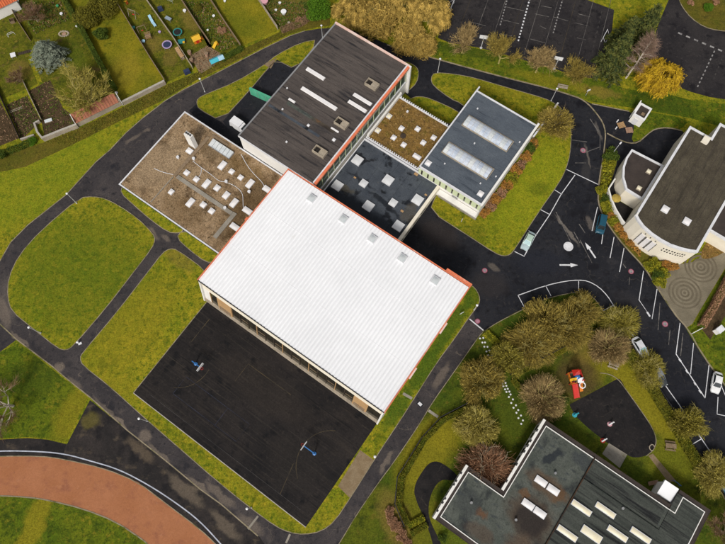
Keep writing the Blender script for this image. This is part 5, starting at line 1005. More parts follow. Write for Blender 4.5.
TR = [('olive0', 480, 382, 0, .88, 'rounded olive tree beside the lane, nearest the white hall'),
      ('olive1', 508, 360, .8, .78, 'olive tree just right of the stepping stones start'),
      ('tan1', 529, 345, 1.9, .9, 'olive brown tree in the middle of the big clump above the hedge'),
      ('olive2', 543, 326, 2.7, .95, 'large olive tree at the top of the island clump under the curved bays'),
      ('tan1', 564, 329, .4, .92, 'olive brown tree in the clump below the top bay tick'),
      ('olive0', 578, 312, 3.3, .78, 'olive tree at the rounded right end of the island clump'),
      ('tan0', 541, 400, 1.2, .86, 'tan twiggy tree between the hedge corner and the play tower'),
      ('spread0', 475, 426, 2.1, .9, 'open yellow green bare tree south of the rounded olive tree'),
      ('redbare', 486, 464, .3, .92, 'reddish brown bare tree in the corner of the nursery walls'),
      ('tan0', 607, 349, 2.2, .8, 'tan bare tree just above the wooden picnic table'),
      ('spread1', 617, 324, .9, .78, 'yellow green tree overhanging the bays at the island bend'),
      ('spread1', 645, 371, 2.9, .72, 'spiky yellow tree over the dark parked car'),
      ('olive1', 684, 423, 1.4, .74, 'yellow green tree straddling the bay line below the white hatchback'),
      ('spread0', 712, 474, .6, .85, 'pale yellow tree at the right edge over the blue car'),
      ('brownbare', 722, 532, 1.1, .95, 'bare brown tree at the bottom right corner beyond the nursery roof')]
for k, x, y, rz, s, lb in TR: place(k, 'tree', lb, x, y, rz, s*1.06, GA, .1)
place('whitebare', 'bare_tree', 'bare tree with whitish limbs on the grass at the left edge', 13, 406, .5, 1.0)
place('yellowbare', 'bare_tree', 'wide yellowish bare tree beside the red tiled shed', 93, 103, .2, .98)
place('bluecon', 'blue_conifer', 'blue grey spiky conifer in the top left garden', 52, 60, 0, 1.0)
place('brownbare', 'bare_tree', 'brown bare garden tree near the top left house', 38, 22, .3, .72)
place('brownbare', 'bare_tree', 'little bare tree beside the top left vegetable beds', 20, 82, 2, .45)
place('s_olive', 'olive_shrub', 'dense olive shrub by the dark hedge in the yellow garden', 88, 22, 0, .85, 'olive garden shrubs', cat_='shrub'); place('s_olive', 'olive_shrub', 'dense olive shrub against the timber fence at the top of the yellow garden', 107, 12, 2, .92, 'olive garden shrubs', cat_='shrub'); place('s_dark', 'dark_shrub', 'small round dark green shrub below the olive shrubs', 103, 37, 0, .95, cat_='shrub')
GS = 'border shrubs along the blue grey hall'
sx = [('s_orange', 484, 214, .7), ('s_brown', 489, 207, .75), ('s_orange', 494, 200, .8), ('s_brown', 500, 196, .8), ('s_orange', 505, 187, .75), ('s_yg', 510, 180, .8), ('s_orange', 515, 172, .8), ('s_brown', 520, 166, .7), ('s_orange', 526, 158, .72), ('s_green', 529, 149, .65), ('s_orange', 533, 143, .55)]
ordn = ['first', 'second', 'third', 'fourth', 'fifth', 'sixth', 'seventh', 'eighth', 'ninth', 'tenth', 'eleventh']
coln = {'s_orange': 'orange brown', 's_brown': 'rusty brown', 's_yg': 'yellow green', 's_green': 'green'}
for i, (k, x, y, s) in enumerate(sx): place(k, 'border_shrub', '%s shrub, %s from the lower end of the border beside the blue grey hall' % (coln[k], ordn[i]), x, y, i*.9, s*1.45, GS, .1, 'shrub')
GC = 'shrubs round the curved white building'
cx = [('s_green', 611, 158, 1.0), ('s_yg', 608, 166, .85), ('s_yg', 601.5, 191, .8), ('s_green', 604, 200, .7), ('s_yg', 606, 208, .8), ('s_orange', 609, 217, .6), ('s_yg', 613, 222, .75), ('s_orange', 618, 229, .75), ('s_orange', 624, 236, .75), ('s_orange', 630, 243, .65), ('s_yg', 651, 266, .95), ('s_green', 655, 275, .75), ('s_yg', 661, 274, .8), ('s_yg', 658, 283, .75), ('s_orange', 665, 267, .8), ('s_orange', 673, 268, .6)]
for i, (k, x, y, s) in enumerate(cx):
    where = ('beside the round wing', 'along the kerb below the patio', 'in the triangular bed by the plaza')[0 if i < 2 else 1 if i < 10 else 2]; idx = i if i < 2 else i-2 if i < 10 else i-10
    place(k, 'bed_shrub', '%s shrub %s, %s from the top' % (coln[k], where, ordn[idx]), x, y, i*.8, s*1.25, GC, .1, 'shrub')
GB = 'brown shrubs by the nursery entrance path'
for i, (x, y, s) in enumerate(((389, 511, .8), (391, 519, .9), (396, 527, .9), (402, 535, .85), (408, 543, .8))): place('s_brown', 'brown_shrub', 'dry brown shrub beside the dark mesh fence, %s from the top' % ordn[i], x, y, i, s, GB, .1, 'shrub')
GG = 'garden wall shrubs'
for i, (k, x, y, s, lb) in enumerate((('s_green', 24, 147, .7, 'leafy green shrub left of the pale garden wall end'), ('s_bright', 33, 143, .3, 'bright green shrub on the pale garden wall end'), ('s_dark', 3, 157, .7, 'dark green shrub at the left edge below the vegetable beds'), ('s_green', 240, 50, .6, 'green shrub at the foot of the fence by the yellow lawn'), ('s_green', 222, 58, .65, 'dark leafy shrub by the blue tarp'), ('s_brown', 300, 22, .9, 'brown shrub below the pink garden toy'), ('s_green', 310, 8, .9, 'green shrub left of the large bright bush'), ('s_olive', 198, 10, .3, 'small olive shrub between two garden fences'), ('s_brown', 222, 32, .8, 'brown garden shrub left of the yellow lawn fence'), ('s_bright', 707, 10, .35, 'light green shrub on the northeast island'), ('s_brown', 715, 2, .9, 'brown shrub at the top right corner'), ('s_brown', 690, 4, .7, 'brown shrub near the kerb of the northeast island'), ('s_green', 443, 538, .7, 'green shrub against the nursery corner by the path'), ('s_green', 564, 400, .8, 'green shrub between tan tree and nursery roof'))):
    place(k, 'garden_shrub', lb, x, y, i, s, GG, .0 if x < 400 else .1, 'shrub')
# ---- hedges: a clipped body and a skin of leaves
def hedge(label, pts, w, h, mat, seed, dens=170, z=0.1, leaf=.07, name='clipped_hedge'):
    P = [G(*p) for p in pts]; t = thing(name, label, 'hedge', (P[0].x, P[0].y, z), 0, 'clipped hedges'); o = P[0]
    strip('hedge_body', [(p.x-o.x, p.y-o.y) for p in P], w*.82, 0, h*.86, m_grass_dark, t, raw=True)
    rs = np.random.RandomState(seed); Cs = []
    for a, b_ in zip(P[:-1], P[1:]):
        L = (b_-a).length; n = int(L*(w+2*h)*dens); d = np.array((b_-a)[:2])/L; nn = np.array([-d[1], d[0]]); s = rs.uniform(0, L, n); q = rs.uniform(-h, w+h, n)
        off = np.where(q < 0, 0, np.where(q > w, w, q))-w/2; zz = np.where(q < 0, h+q, np.where(q > w, h-(q-w), h)); off = off+rs.normal(size=n)*.06; zz = zz+rs.normal(size=n)*.07+.10*np.sin(s*1.3+seed)
        xy = (np.array((a-o)[:2])[None]+d[None]*s[:, None]+nn[None]*off[:, None]); Cs.append(np.concatenate([xy, zz[:, None]], 1))
    Cc = np.concatenate(Cs); n = len(Cc); dd = unit(rs.normal(size=(n, 3))); ww = unit(np.cross(dd, rs.normal(size=(n, 3)))); s = rs.uniform(.6, 1.4, n)*leaf
    V, F = quads(Cc, dd, ww, s, s*.6); link('hedge_leaves', mesh_np('hedge_leaves', V, F, mat), t)
hedge('long clipped hedge running along the north side of the play area', [(511, 377), (530, 367), (552, 356), (575, 344), (597, 331), (608, 323)], .9, 1.1, l_hedge, 1)
hedge('short clipped hedge leg turning down beside the tan tree', [(512, 380), (518, 388), (527, 398)], .8, 1.1, l_hedge, 2)
hedge('clipped hedge strip between the bays and the playground', [(627, 352), (640, 372), (655, 396), (668, 417), (682, 440), (697, 466), (706, 482)], 1.6, 1.2, l_hedge, 3)
hedge('low hedge inside the dark mesh fence beside the lane', [(467, 408), (443, 420.5), (424, 440), (402, 478), (399, 504), (408, 524)], .8, .8, l_hedge, 4)
hedge('short planted box hedge near the nursery entrance, upper of two', [(408, 526), (424, 517)], .9, .6, l_shrub, 5)
hedge('short planted box hedge near the nursery entrance, lower of two', [(411, 534), (427, 524)], .9, .6, l_hedge, 6)
hedge('dark tall hedge dividing the yellow garden from the conifer garden', [(62, -6), (64.5, 0), (83, 31), (99, 61), (116, 91)], .9, 1.7, l_mid, 7, z=0)
hedge('brown beech hedge beside the plaza at the right edge', [(699, 328), (712, 306), (727, 278), (740, 255)], 1.1, 1.6, l_rust, 8)
hedge('yellow trimmed hedge block at the lane corner by the pink disc', [(484.5, 333), (490, 338), (497, 344)], 1.1, 1.0, l_shrub, 9, leaf=.08)
hedge('ragged hedge along the garden walls by the vegetable beds', [(-20, 160), (2, 155), (20, 149), (33, 143)], .9, 1.0, l_mid, 10, z=0)
hedge('green hedge at the foot of the gardens near the blue tarp', [(222, 61), (241, 50)], .9, .8, l_mid, 11, z=0)
hedge('brown hedge at the foot of the gardens below the pink toy', [(281, 32), (300, 25), (312, 17)], 1.2, .9, l_brown, 12, z=0)
hedge('dark green strip hedge running along the north court verge', [(428, 52), (440, 46)], .8, .9, l_mid, 13, z=0)
# ================================================================== FENCES AND WALLS
def fence(name, label, pts, h, mat, post_mat=None, step=2.0, th=.06, z=0.0, group=None, cat_='fence', mesh=False):
    P = [G(*p) for p in pts]; o = P[0]; t = thing(name, label, cat_, (o.x, o.y, z), 0, group); cache = {}
    for a, b_ in zip(P[:-1], P[1:]):
        d = b_-a; L = d.length; n = max(1, round(L/step)); s = L/n; an = math.atan2(d.y, d.x); key = round(s, 3)
        if key not in cache:
            mb = MB()
            if mesh:
                for zz in (.12, h*.5, h-.05): mb.box(.05, s-.05, -.045, .045, zz-.03, zz+.03)
                for q in range(int(s/.22)): mb.box(.08+q*.22, .095+q*.22, -.008, .008, .1, h-.05)
            else:
                nb_ = 5
                for q in range(nb_): mb.box(.05, s-.05, -th/2+.008*(q % 2), th/2+.008*(q % 2), .05+q*(h-.05)/nb_, (q+1)*(h-.05)/nb_+.04)
                mb.box(.03, s-.03, -th*.9, th*.9, h, h+.05)
            me = bpy.data.meshes.new('panel'); me.from_pydata(mb.v, [], mb.f); me.update(); me.materials.append(mat); pm = MB().box(-.06, .06, -.06, .06, 0, h+.1); pme = bpy.data.meshes.new('post'); pme.from_pydata(pm.v, [], pm.f); pme.update(); pme.materials.append(post_mat or mat); cache[key] = (me, pme)
        for i in range(n):
            p = a+d*(i/n)-o; link('panel', cache[key][0], t, (p.x, p.y, 0), an); link('post', cache[key][1], t, (p.x, p.y, 0), an)
    p = P[-1]-o; link('post', cache[key][1], t, (p.x, p.y, 0))
    return t
def wall(name, label, pts, w, h, mat, cap, z=0.0, cat_='wall'):
    P = [G(*p) for p in pts]; o = P[0]; t = thing(name, label, cat_, (o.x, o.y, z))
    strip('wall_body', [(p.x-o.x, p.y-o.y) for p in P], w, 0, h, mat, t, raw=True); strip('coping', [(p.x-o.x, p.y-o.y) for p in P], w+.1, h+.002, h+.09, cap, t, raw=True)
GF = 'garden dividing fences'
fence('timber_fence', 'timber fence on the right side of the yellow garden with the olive shrubs', [(113, -5), (115, 0), (133, 30), (150, 58), (166, 83)], 1.3, m_wood, group=GF)
fence('timber_fence', 'pale fence between the two trampoline gardens', [(144, -4), (146, 0), (173, 38), (193, 69)], 1.2, m_stone, group=GF)
fence('timber_fence', 'timber fence right of the teal trampoline, beside the orange playhouse', [(179, -4), (181, 0), (199, 28), (210, 44)], 1.2, m_wood, group=GF)
fence('timber_fence', 'weathered fence along the left side of the long yellow lawn', [(208, -4), (210, 0), (226, 25), (241, 47)], 1.2, m_wood, group=GF)
fence('timber_fence', 'weathered fence along the right side of the long yellow lawn', [(256, -4), (258, 0), (278, 30)], 1.2, m_stone, group=GF)
fence('timber_fence', 'brown fence in the top left gardens leading to the blue conifer', [(6, -4), (8, 0), (18, 21), (31, 41)], 1.1, m_wood, group=GF)
fence('timber_fence', 'dark low fence left of the first vegetable bed', [(-6, 82), (0, 94), (11, 118), (21, 140)], 1.0, m_wood_dark, group=GF)
fence('timber_fence', 'pale edging fence between the two vegetable beds', [(24, 82), (31, 97), (42, 120)], .7, m_stone, group=GF)
fence('mesh_fence', 'dark mesh fence curving round the nursery grounds beside the lane', [(466, 404), (440, 417.5), (421, 438), (397, 477), (394.5, 504), (404, 526)], 1.5, m_metal_dark, m_metal_dark, 2.2, z=.1, mesh=True)
fence('mesh_fence', 'dark mesh fence on the north side of the long hedge', [(509.5, 375), (530, 364.5), (552, 353.5), (575, 341.5), (597, 329)], 1.4, m_metal_dark, m_metal_dark, 2.2, z=.1, mesh=True)
fence('mesh_fence', 'tall green mesh fence along the left side of the north court', [(433, 40), (437, 30), (444, 10), (448, -4)], 3.0, m_green_p, m_green_p, 2.5, mesh=True)
fence('mesh_fence', 'low dark mesh fence beside the bays hedge', [(632, 349), (646, 371), (661, 395), (675, 416)], 1.1, m_metal_dark, m_metal_dark, 2.2, z=.1, mesh=True)
wall('garden_wall', 'pale stone wall below the vegetable beds, left of the red shed', [(44.7, 141), (62, 134), (79, 127.5)], .35, 1.3, m_stone, m_kerb_white)
wall('garden_wall', 'pale stone wall closing the yellow garden, right of the red shed', [(124, 105), (145, 94.5), (166, 84)], .35, 1.2, m_stone, m_kerb_white)
wall('garden_wall', 'short broken pale wall round the lower vegetable bed corner', [(44.7, 141), (39, 134), (36, 125), (41, 122.5)], .3, .8, m_stone, m_kerb_white)
wall('garden_wall', 'low white edging wall at the bed by the left shrubs', [(21.5, 140.5), (35, 136)], .25, .5, m_stone, m_kerb_white)
for i, a in enumerate(((((251, 95), (275, 106)), 'green fabric windbreak screen across the shaded yard beside the black hall'),)):
    p, q = G(*a[0][0]), G(*a[0][1]); L = (q-p).length; t = thing('windbreak_screen', a[1], 'screen', p+Vector((0, 0, .1)), math.atan2(q.y-p.y, q.x-p.x)); n = 3
    for k in range(n): MB().box(k*L/n+.04, (k+1)*L/n-.04, -.03, .03, .1, 2.3).build('panel', m_green_mesh, t)
    for k in range(n+1): MB().box(k*L/n-.04, k*L/n+.04, -.04, .04, 0, 2.4).build('post', m_metal, t)
    MB().box(0, L, -.05, .35, 2.31, 2.38).build('top_rail', m_green_mesh, t)

# ================================================================== STREET FURNITURE
def lamp(label, px, py, h=4.6, arm=0.0, an=0.0, z=0.02, name='street_lamp'):
    p = G(px, py); t = thing(name, label, 'lamp', (p.x, p.y, z), an, 'street lamps')
    MB().lathe([(.14, 0), (.14, .25), (.075, .3), (.05, h)], 8).build('pole', m_pole, t)
    if arm:
        MB().bar((0, 0, h), (arm, 0, h+.15), .07).build('arm', m_pole, t); MB().box(arm-.1, arm+.5, -.16, .16, h+.06, h+.22, .04).build('lamp_head', m_white_paint, t)
    else:
        MB().lathe([(.07, h), (.20, h+.06), (.24, h+.15), (.17, h+.26), (.04, h+.32)], 12).build('lamp_head', m_white_paint, t)
lamp('street lamp at the corner of the triangular lawn, left of the black hall', 205, 92)
lamp('street lamp at the tip of the triangular lawn near the black hall top corner', 322.7, 40)
lamp('street lamp on the lawn corner below the golden thicket', 437.7, 72.5)
lamp('street lamp at the north end of the west ring path', 77, 203.5)
lamp('street lamp at the lower left bend of the ring path', 41, 333)
lamp('street lamp on the verge left of the court corner', 147.5, 421)
lamp('street lamp on the verge below the sports court', 251.5, 507.5)
lamp('street lamp beside the bare patch right of the sports court', 374.5, 457.5)
lamp('street lamp at the lane bend near the gym right corner', 474, 310, 3.4)
lamp('street lamp with side arm beside the round wing shrubs', 611, 155.5, 3.6, .9, R(50))
lamp('street lamp under the round olive brown tree', 551, 101, 4.4)
lamp('street lamp at the left path fork near the small cover', 79, 343, .6, name='bollard_lamp')
def sign(label, px, py, w, h, zt, an, mat=m_white_paint, z=.02):
    p = G(px, py); t = thing('sign_post', label, 'sign', (p.x, p.y, z), an); MB().lathe([(.04, 0), (.04, zt)], 8).build('pole', m_pole, t); MB().box(-w/2, w/2, -.09, -.05, zt-h, zt).build('panel', mat, t); MB().box(-w/2, w/2, -.049, -.04, zt-h, zt).build('panel_back', m_metal, t)
sign('small white sign post on the north verge beside the road', 585.5, 95.8, .8, .6, 2.4, R(20))
sign('little white sign on the grass strip right of the white hall', 461, 314, .9, .4, 1.0, R(30), z=.1)
sign('white sign on the east lawn in front of the blue grey hall', 461, 222, .5, .8, 1.4, R(60), z=.1)
def bench(label, px, py, an, mat, L=1.8, z=.1):
    p = G(px, py); t = thing('bench', label, 'bench', (p.x, p.y, z), an)
    for i in range(4): MB().box(-L/2, L/2, -.28+i*.15, -.16+i*.15, .42, .46).build('slat', mat, t)
    for i in range(2): MB().box(-L/2, L/2, .34+i*.02, .38+i*.02, .58+i*.17, .71+i*.17).build('back_slat', mat, t)
    for s in (-1, 1): MB().box(s*(L/2-.2)-.05, s*(L/2-.2)+.05, -.26, .36, 0, .42).build('leg', m_metal_dark, t)
bench('pale bench on the north verge above the road', 562, 88.5, R(-14), m_stone, 2.2, .02)
bench('reddish bench near the nursery entrance canopy', 652, 483, R(10), m_rust)
def picnic(label, px, py, an, mat=m_stone):
    p = G(px, py); t = thing('picnic_table', label, 'picnic table', (p.x, p.y, .1), an)
    for i in range(5): MB().box(-.95, .95, -.42+i*.17, -.27+i*.17, .72, .76).build('plank', mat, t)
    for s in (-1, 1):
        for k in range(2): MB().box(-.95, .95, s*.72-.14+k*.15, s*.72-.02+k*.15, .42, .46).build('seat_plank', mat, t)
    for s in (-1, 1): MB().bar((s*.7, -.75, 0), (s*.7, -.2, .72), .09).bar((s*.7, .75, 0), (s*.7, .2, .72), .09).bar((s*.7, -.8, .4), (s*.7, .8, .4), .08).build('leg_frame', mat, t)
picnic('pale wooden picnic table above the playground', 612.5, 364.5, R(-20)); picnic('weathered picnic table right of the playground curve', 669, 446, R(-8), m_wood)
# basketball goals of the main court: blue arm, white board
def hoop(label, px, py, an):
    p = G(px, py); t = thing('basketball_goal', label, 'basketball hoop', (p.x, p.y, .11), an, 'basketball goals of the sports court')
    MB().lathe([(.35, 0), (.35, .12), (.11, .2), (.09, 2.9)], 10).build('pole', m_blue, t); MB().bar((0, 0, 2.85), (2.0, 0, 3.15), .16, .2).bar((0, 0, 1.9), (1.5, 0, 2.95), .09).build('arm', m_blue, t)
    MB().box(2.0, 2.07, -.9, .9, 2.7, 3.75).build('backboard', m_white_paint, t); MB().tube([(2.38+.23*math.cos(k*PI/6), .23*math.sin(k*PI/6), 2.95) for k in range(13)], .025, 4).bar((2.07, 0, 2.95), (2.16, 0, 2.95), .06).build('rim', m_red, t)
hoop('blue and white basketball goal at the left side of the sports court', 196, 364, -TH); hoop('blue and white basketball goal at the right side of the sports court', 314.5, 453.5, PI-TH)
def backboard(label, px, py, an):
    p = G(px, py); t = thing('basketball_goal', label, 'basketball hoop', (p.x, p.y, .02), an, 'backboards of the north court')
    MB().lathe([(.3, 0), (.3, .1), (.09, .15), (.08, 3.6)], 10).build('pole', m_pole, t); MB().box(-.9, .9, .12, .19, 2.9, 3.95).build('backboard', m_white_paint, t); MB().bar((0, 0, 3.4), (0, .13, 3.4), .12).build('bracket', m_pole, t); MB().tube([(.23*math.cos(k*PI/6), .44+.23*math.sin(k*PI/6), 3.05) for k in range(13)], .025, 4).build('rim', m_red, t)
backboard('pole with white backboard at the left of the north court', 481, 48, R(-10)); backboard('pole with white backboard at the right of the north court', 554, 69, R(-14))
def goal(label, px, py, an, w=2.4):
    p = G(px, py); t = thing('goal_frame', label, 'goal', (p.x, p.y, .02), an, 'white goals of the north court')
    MB().tube([(-w/2, 0, 0), (-w/2, 0, 1.6), (w/2, 0, 1.6), (w/2, 0, 0)], .06, 6).build('front_frame', m_white_paint, t); MB().tube([(-w/2, 0, 1.55), (-w/2, 1.0, .04), (w/2, 1.0, .04), (w/2, 0, 1.55)], .04, 6).build('back_frame', m_white_paint, t)
goal('white goal frame at the top left of the north court', 452, 8, R(70)); goal('white goal frame beside the dark conifers', 603, 38, R(-120))
# rail, cycle and box by the plaza
t = thing('white_rail', 'white barrier rail between plaza and verge', 'barrier', G(691, 334)+Vector((0, 0, .08)), math.atan2((G(704, 327)-G(691, 334)).y, (G(704, 327)-G(691, 334)).x)); L = (G(704, 327)-G(691, 334)).length
MB().bar((0, 0, .8), (L, 0, .8), .12).bar((0, 0, .45), (L, 0, .45), .1).build('rail', m_white_paint, t); [MB().box(x-.06, x+.06, -.06, .06, 0, .85).build('post', m_white_paint, t) for x in (.1, L/2, L-.1)]
t = thing('utility_cabinet', 'white cabinet on the brown ground at the right edge', 'cabinet', G(716.5, 331)+Vector((0, 0, .08)), R(35)); MB().box(-.7, .7, -.5, .5, 0, 1.4, .06).build('body', m_white, t); MB().box(-.76, .76, -.56, .56, 1.4, 1.5).build('lid', m_coping, t); MB().box(-.62, -.04, -.53, -.501, .15, 1.25).build('door', m_coping, t); MB().box(.04, .62, -.53, -.501, .15, 1.25).build('door', m_coping, t)
# pallets and crates by the white hut
for (x, y, an, lb, mm) in ((621, 125.5, .3, 'tan wooden pallet stack on the small dark lot', m_tan), (629, 130.5, .1, 'reddish brown pallet beside the white hut lot edge', m_rust)):
    t = thing('pallet', lb, 'pallet', G(x, y)+Vector((0, 0, .02)), an)
    for k in range(6): MB().box(-.75, .75, -.66+k*.23, -.5+k*.23, .12, .2).build('board', mm, t)
    for k in (-1, 0, 1): MB().box(k*.6-.06, k*.6+.06, -.66, .68, 0, .12).build('bearer', mm, t)
for i, (x, y) in enumerate(((616.8, 122), (615.5, 129))): t = thing('bollard', ('small white bollard above the tan pallet', 'small white bollard below the tan pallet')[i], 'bollard', G(x, y)+Vector((0, 0, .02)), 0, 'bollards on the small lot'); MB().lathe([(.14, 0), (.12, .7)], 10).build('post', m_white_paint, t); MB().lathe([(.12, .7), (.15, .74), (.06, .86)], 10).build('cap', m_coping, t)

# ================================================================== CARS
def car(label, a, b_, paint_m, L=4.2, wd=1.74, van=False, roofm=None, screen=None, z=.02, group='cars in the parking bays'):
    """a = front, b_ = rear (image pixels)"""
    A, B = G(*a), G(*b_); c = (A+B)/2; an = math.atan2(A.y-B.y, A.x-B.x); t = thing('parked_car', label, 'car', (c.x, c.y, z), an, group); H = 1.75 if van else 1.45; h = L/2
    st = [(-h, .66, .45, .80), (-h+.12, .80, .30, .92), (-h+.6, .98, .24, .95), (-.4, 1.0, .22, .93), (.7, 1.0, .22, .92), (h-.75, .98, .24, .84), (h-.2, .86, .28, .72), (h, .62, .42, .62)]
    if van: st[-3:] = [(h-.5, .98, .24, .95), (h-.15, .9, .28, .85), (h, .7, .42, .7)]
    vs = []; fs = []; hw = wd/2
    for x, wf, zb, zt in st:
        w = hw*wf; vs += [(x, -w*.92, zb), (x, -w, zb+.18), (x, -w*.97, zt-.06), (x, -w*.86, zt), (x, 0, zt+.04), (x, w*.86, zt), (x, w*.97, zt-.06), (x, w, zb+.18), (x, w*.92, zb)]
    n = 9
    for i in range(len(st)-1):
        for k in range(n): fs.append((i*n+k, i*n+(k+1) % n, (i+1)*n+(k+1) % n, (i+1)*n+k))
    fs += [tuple(range(n)), tuple((len(st)-1)*n+k for k in reversed(range(n)))]
    MB().add(vs, fs).build('body', paint_m, t, smooth=True)
    xf, xr = (h-.85, -h+.15) if van else (h-1.15, -h+.35); tf, tr = (xf-.55, xr+.2) if van else (xf-.75, xr+.55); wb, wt = hw*.86, hw*.70; zb = .9
    cab = [(xf, -wb, zb), (xf, wb, zb), (xr, wb, zb), (xr, -wb, zb), (tf, -wt, H), (tf, wt, H), (tr, wt, H), (tr, -wt, H), ((tf+tr)/2, 0, H+.05)]
    MB().add(cab, [(0, 1, 5, 4), (1, 2, 6, 5), (2, 3, 7, 6), (3, 0, 4, 7), (4, 5, 8), (5, 6, 8), (6, 7, 8), (7, 4, 8)]).build('cabin', roofm or paint_m, t)
    def pane(name, q, mat, inset=.1, pr=.012):
        q = [Vector(p) for p in q]; cc = sum(q, Vector())/4; nn = (q[1]-q[0]).cross(q[3]-q[0]).normalized(); 
        if nn.dot(cc-Vector((0, 0, .9))) < 0: nn = -nn
        MB().add([p.lerp(cc, inset)+nn*pr for p in q], [(0, 1, 2, 3)]).build(name, mat, t)
    pane('windscreen', [cab[0], cab[1], cab[5], cab[4]], screen or m_glass_car); pane('rear_window', [cab[2], cab[3], cab[7], cab[6]], m_glass_car); pane('side_window', [cab[1], cab[2], cab[6], cab[5]], m_glass_car, .14); pane('side_window', [cab[3], cab[0], cab[4], cab[7]], m_glass_car, .14)
    for x in (h-.85, -h+.8):
        for s in (-1, 1):
            w_ = MB(); w_.tube([(x, s*(hw-.2), .31), (x, s*(hw-.01), .31)], .31, 14).build('wheel', m_black, t)
    for s in (-1, 1):
        MB().box(h-.20, h-.02, s*hw*.62-.16, s*hw*.62+.16, .56, .70, .03).build('headlight', m_pane_grey, t); MB().box(-h-.0, -h+.12, s*hw*.6-.14, s*hw*.6+.14, .62, .80, .02).build('tail_light', m_red, t); MB().box(xf-.55, xf-.38, s*(hw*.95)-.08, s*(hw*.95)+.08, .92, 1.06, .03).build('mirror', paint_m, t)
    MB().box(h-.08, h+.02, -hw*.5, hw*.5, .34, .46).build('bumper', m_metal_dark, t)
car('silver blue hatchback in the bay beside the east lawn', (522.3, 251.8), (531.8, 233), paint('silver_blue', (.40, .50, .52)), screen=m_screen_pale, roofm=paint('pale_roof', (.42, .55, .46)))
car('dark teal van parked by the curved building shrubs', (598.2, 234.6), (601.8, 217), paint('dark_teal', (.012, .075, .12)), 4.2, 1.8, True)
car('white hatchback with pale windscreen parked along the nursery bays', (644.3, 357), (633.5, 339.5), paint('silver_white', (.60, .61, .64)), screen=m_screen_pale)
car('dark grey car half hidden under the spiky yellow tree', (662.5, 385.5), (652.5, 367), paint('dark_grey', (.045, .05, .055)), roofm=paint('grey_roof', (.20, .21, .22)))
car('clean white car in a slanted bay at the right edge', (713, 393), (716.3, 373.6), paint('pure_white', (.80, .80, .80)), 4.1, 1.76)
car('blue car under the pale yellow tree at the right edge', (727.5, 492), (719, 475), paint('mid_blue', (.05, .20, .38)))
# white van body tucked against the black hall
p = G(240, 128); t = thing('white_van', 'white van parked against the black hall in the shaded yard', 'van', (p.x, p.y, .11), R(-36))
MB().box(-1.9, .9, -.95, .95, .35, 2.05, .12).build('body', m_white_paint, t); MB().add([(.9, -.93, .4), (1.9, -.85, .45), (1.9, .85, .45), (.9, .93, .4), (.9, -.82, 1.95), (1.25, -.75, 1.75), (1.25, .75, 1.75), (.9, .82, 1.95), (1.9, -.8, 1.0), (1.9, .8, 1.0)], [(0, 1, 8, 5, 4), (2, 3, 7, 6, 9), (1, 2, 9, 8), (4, 5, 6, 7), (0, 4, 7, 3), (0, 3, 2, 1)]).build('cab', m_white_paint, t)
MB().add([(1.30, -.68, 1.74), (1.87, -.72, 1.06), (1.87, .72, 1.06), (1.30, .68, 1.74)], [(0, 1, 2, 3)]).build('windscreen', m_glass_car, t)
for x in (-1.2, 1.2):
    for s in (-1, 1): MB().tube([(x, s*.72, .33), (x, s*.96, .33)], .33, 12).build('wheel', m_black, t)

# ================================================================== PLAYGROUND
p = G(572.5, 378.5); t = thing('play_tower', 'red play tower with pointed roof, yellow and white panels and slide', 'play tower', (p.x, p.y, .11), R(12)); t.scale = (1.25, 1.25, 1.1)
for x in (-.75, .75):
    for y in (-.75, .75): MB().box(x-.07, x+.07, y-.07, y+.07, 0, 2.6).build('post', m_red, t)
MB().box(-.85, .85, -.85, .85, 1.1, 1.2).build('platform', m_wood, t)
MB().add([(-.55, .15, 2.5), (.55, .15, 2.5), (.55, 1.05, 2.5), (-.55, 1.05, 2.5), (0, .7, 4.4)], [(0, 1, 4), (1, 2, 4), (2, 3, 4), (3, 0, 4), (3, 2, 1, 0)]).build('roof', m_red, t)
MB().lathe([(.45, 1.25), (.5, 1.7), (.35, 2.15), (.1, 2.3)], 12, (.15, -.05, 0)).build('bubble_panel', m_blue, t)
MB().add([(-1.1, -.5, 1.9), (.0, -.5, 1.9), (.0, -.15, 2.3), (-1.1, -.15, 2.3), (-1.1, -.46, 1.84), (.0, -.46, 1.84), (.0, -.11, 2.24), (-1.1, -.11, 2.24)], [(0, 1, 2, 3), (7, 6, 5, 4), (0, 4, 5, 1), (2, 6, 7, 3)]).build('awning', m_yellow, t)
MB().add([(.05, -.95, 1.75), (.95, -.95, 1.75), (.95, -.3, 2.1), (.05, -.3, 2.1), (.05, -.92, 1.69), (.95, -.92, 1.69), (.95, -.27, 2.04), (.05, -.27, 2.04)], [(0, 1, 2, 3), (7, 6, 5, 4), (0, 4, 5, 1), (2, 6, 7, 3)]).build('awning', m_white_paint, t)
MB().box(-.95, -.1, -.92, -.86, 1.2, 1.9).build('side_panel', m_orange_p, t); MB().box(-.94, -.87, -.8, .8, 1.2, 2.0).build('side_panel', m_orange_p, t); MB().box(.87, .94, -.8, .8, 1.2, 2.0).build('side_panel', m_red, t)
sl = MB(); sl.add([(-.7, -.95, 1.2), (.0, -.95, 1.2), (.0, -2.9, .15), (-.7, -2.9, .15), (-.7, -.95, 1.05), (.0, -.95, 1.05), (.0, -2.9, .0), (-.7, -2.9, .0)], [(0, 3, 2, 1), (4, 5, 6, 7), (0, 4, 7, 3), (1, 2, 6, 5), (2, 3, 7, 6)]); sl.bar((-.74, -.95, 1.3), (-.74, -2.9, .25), .08, .25).bar((.04, -.95, 1.3), (.04, -2.9, .25), .08, .25).build('slide', m_red, t)
MB().tube([(.65+.42*math.cos(k*PI/8), -1.35+.42*math.sin(k*PI/8), 1.5) for k in range(17)], .09, 6).build('climbing_ring', m_white_paint, t); MB().bar((.65, -.9, 1.2), (.65, -2.1, .1), .5, .06).build('ramp', m_orange_p, t)
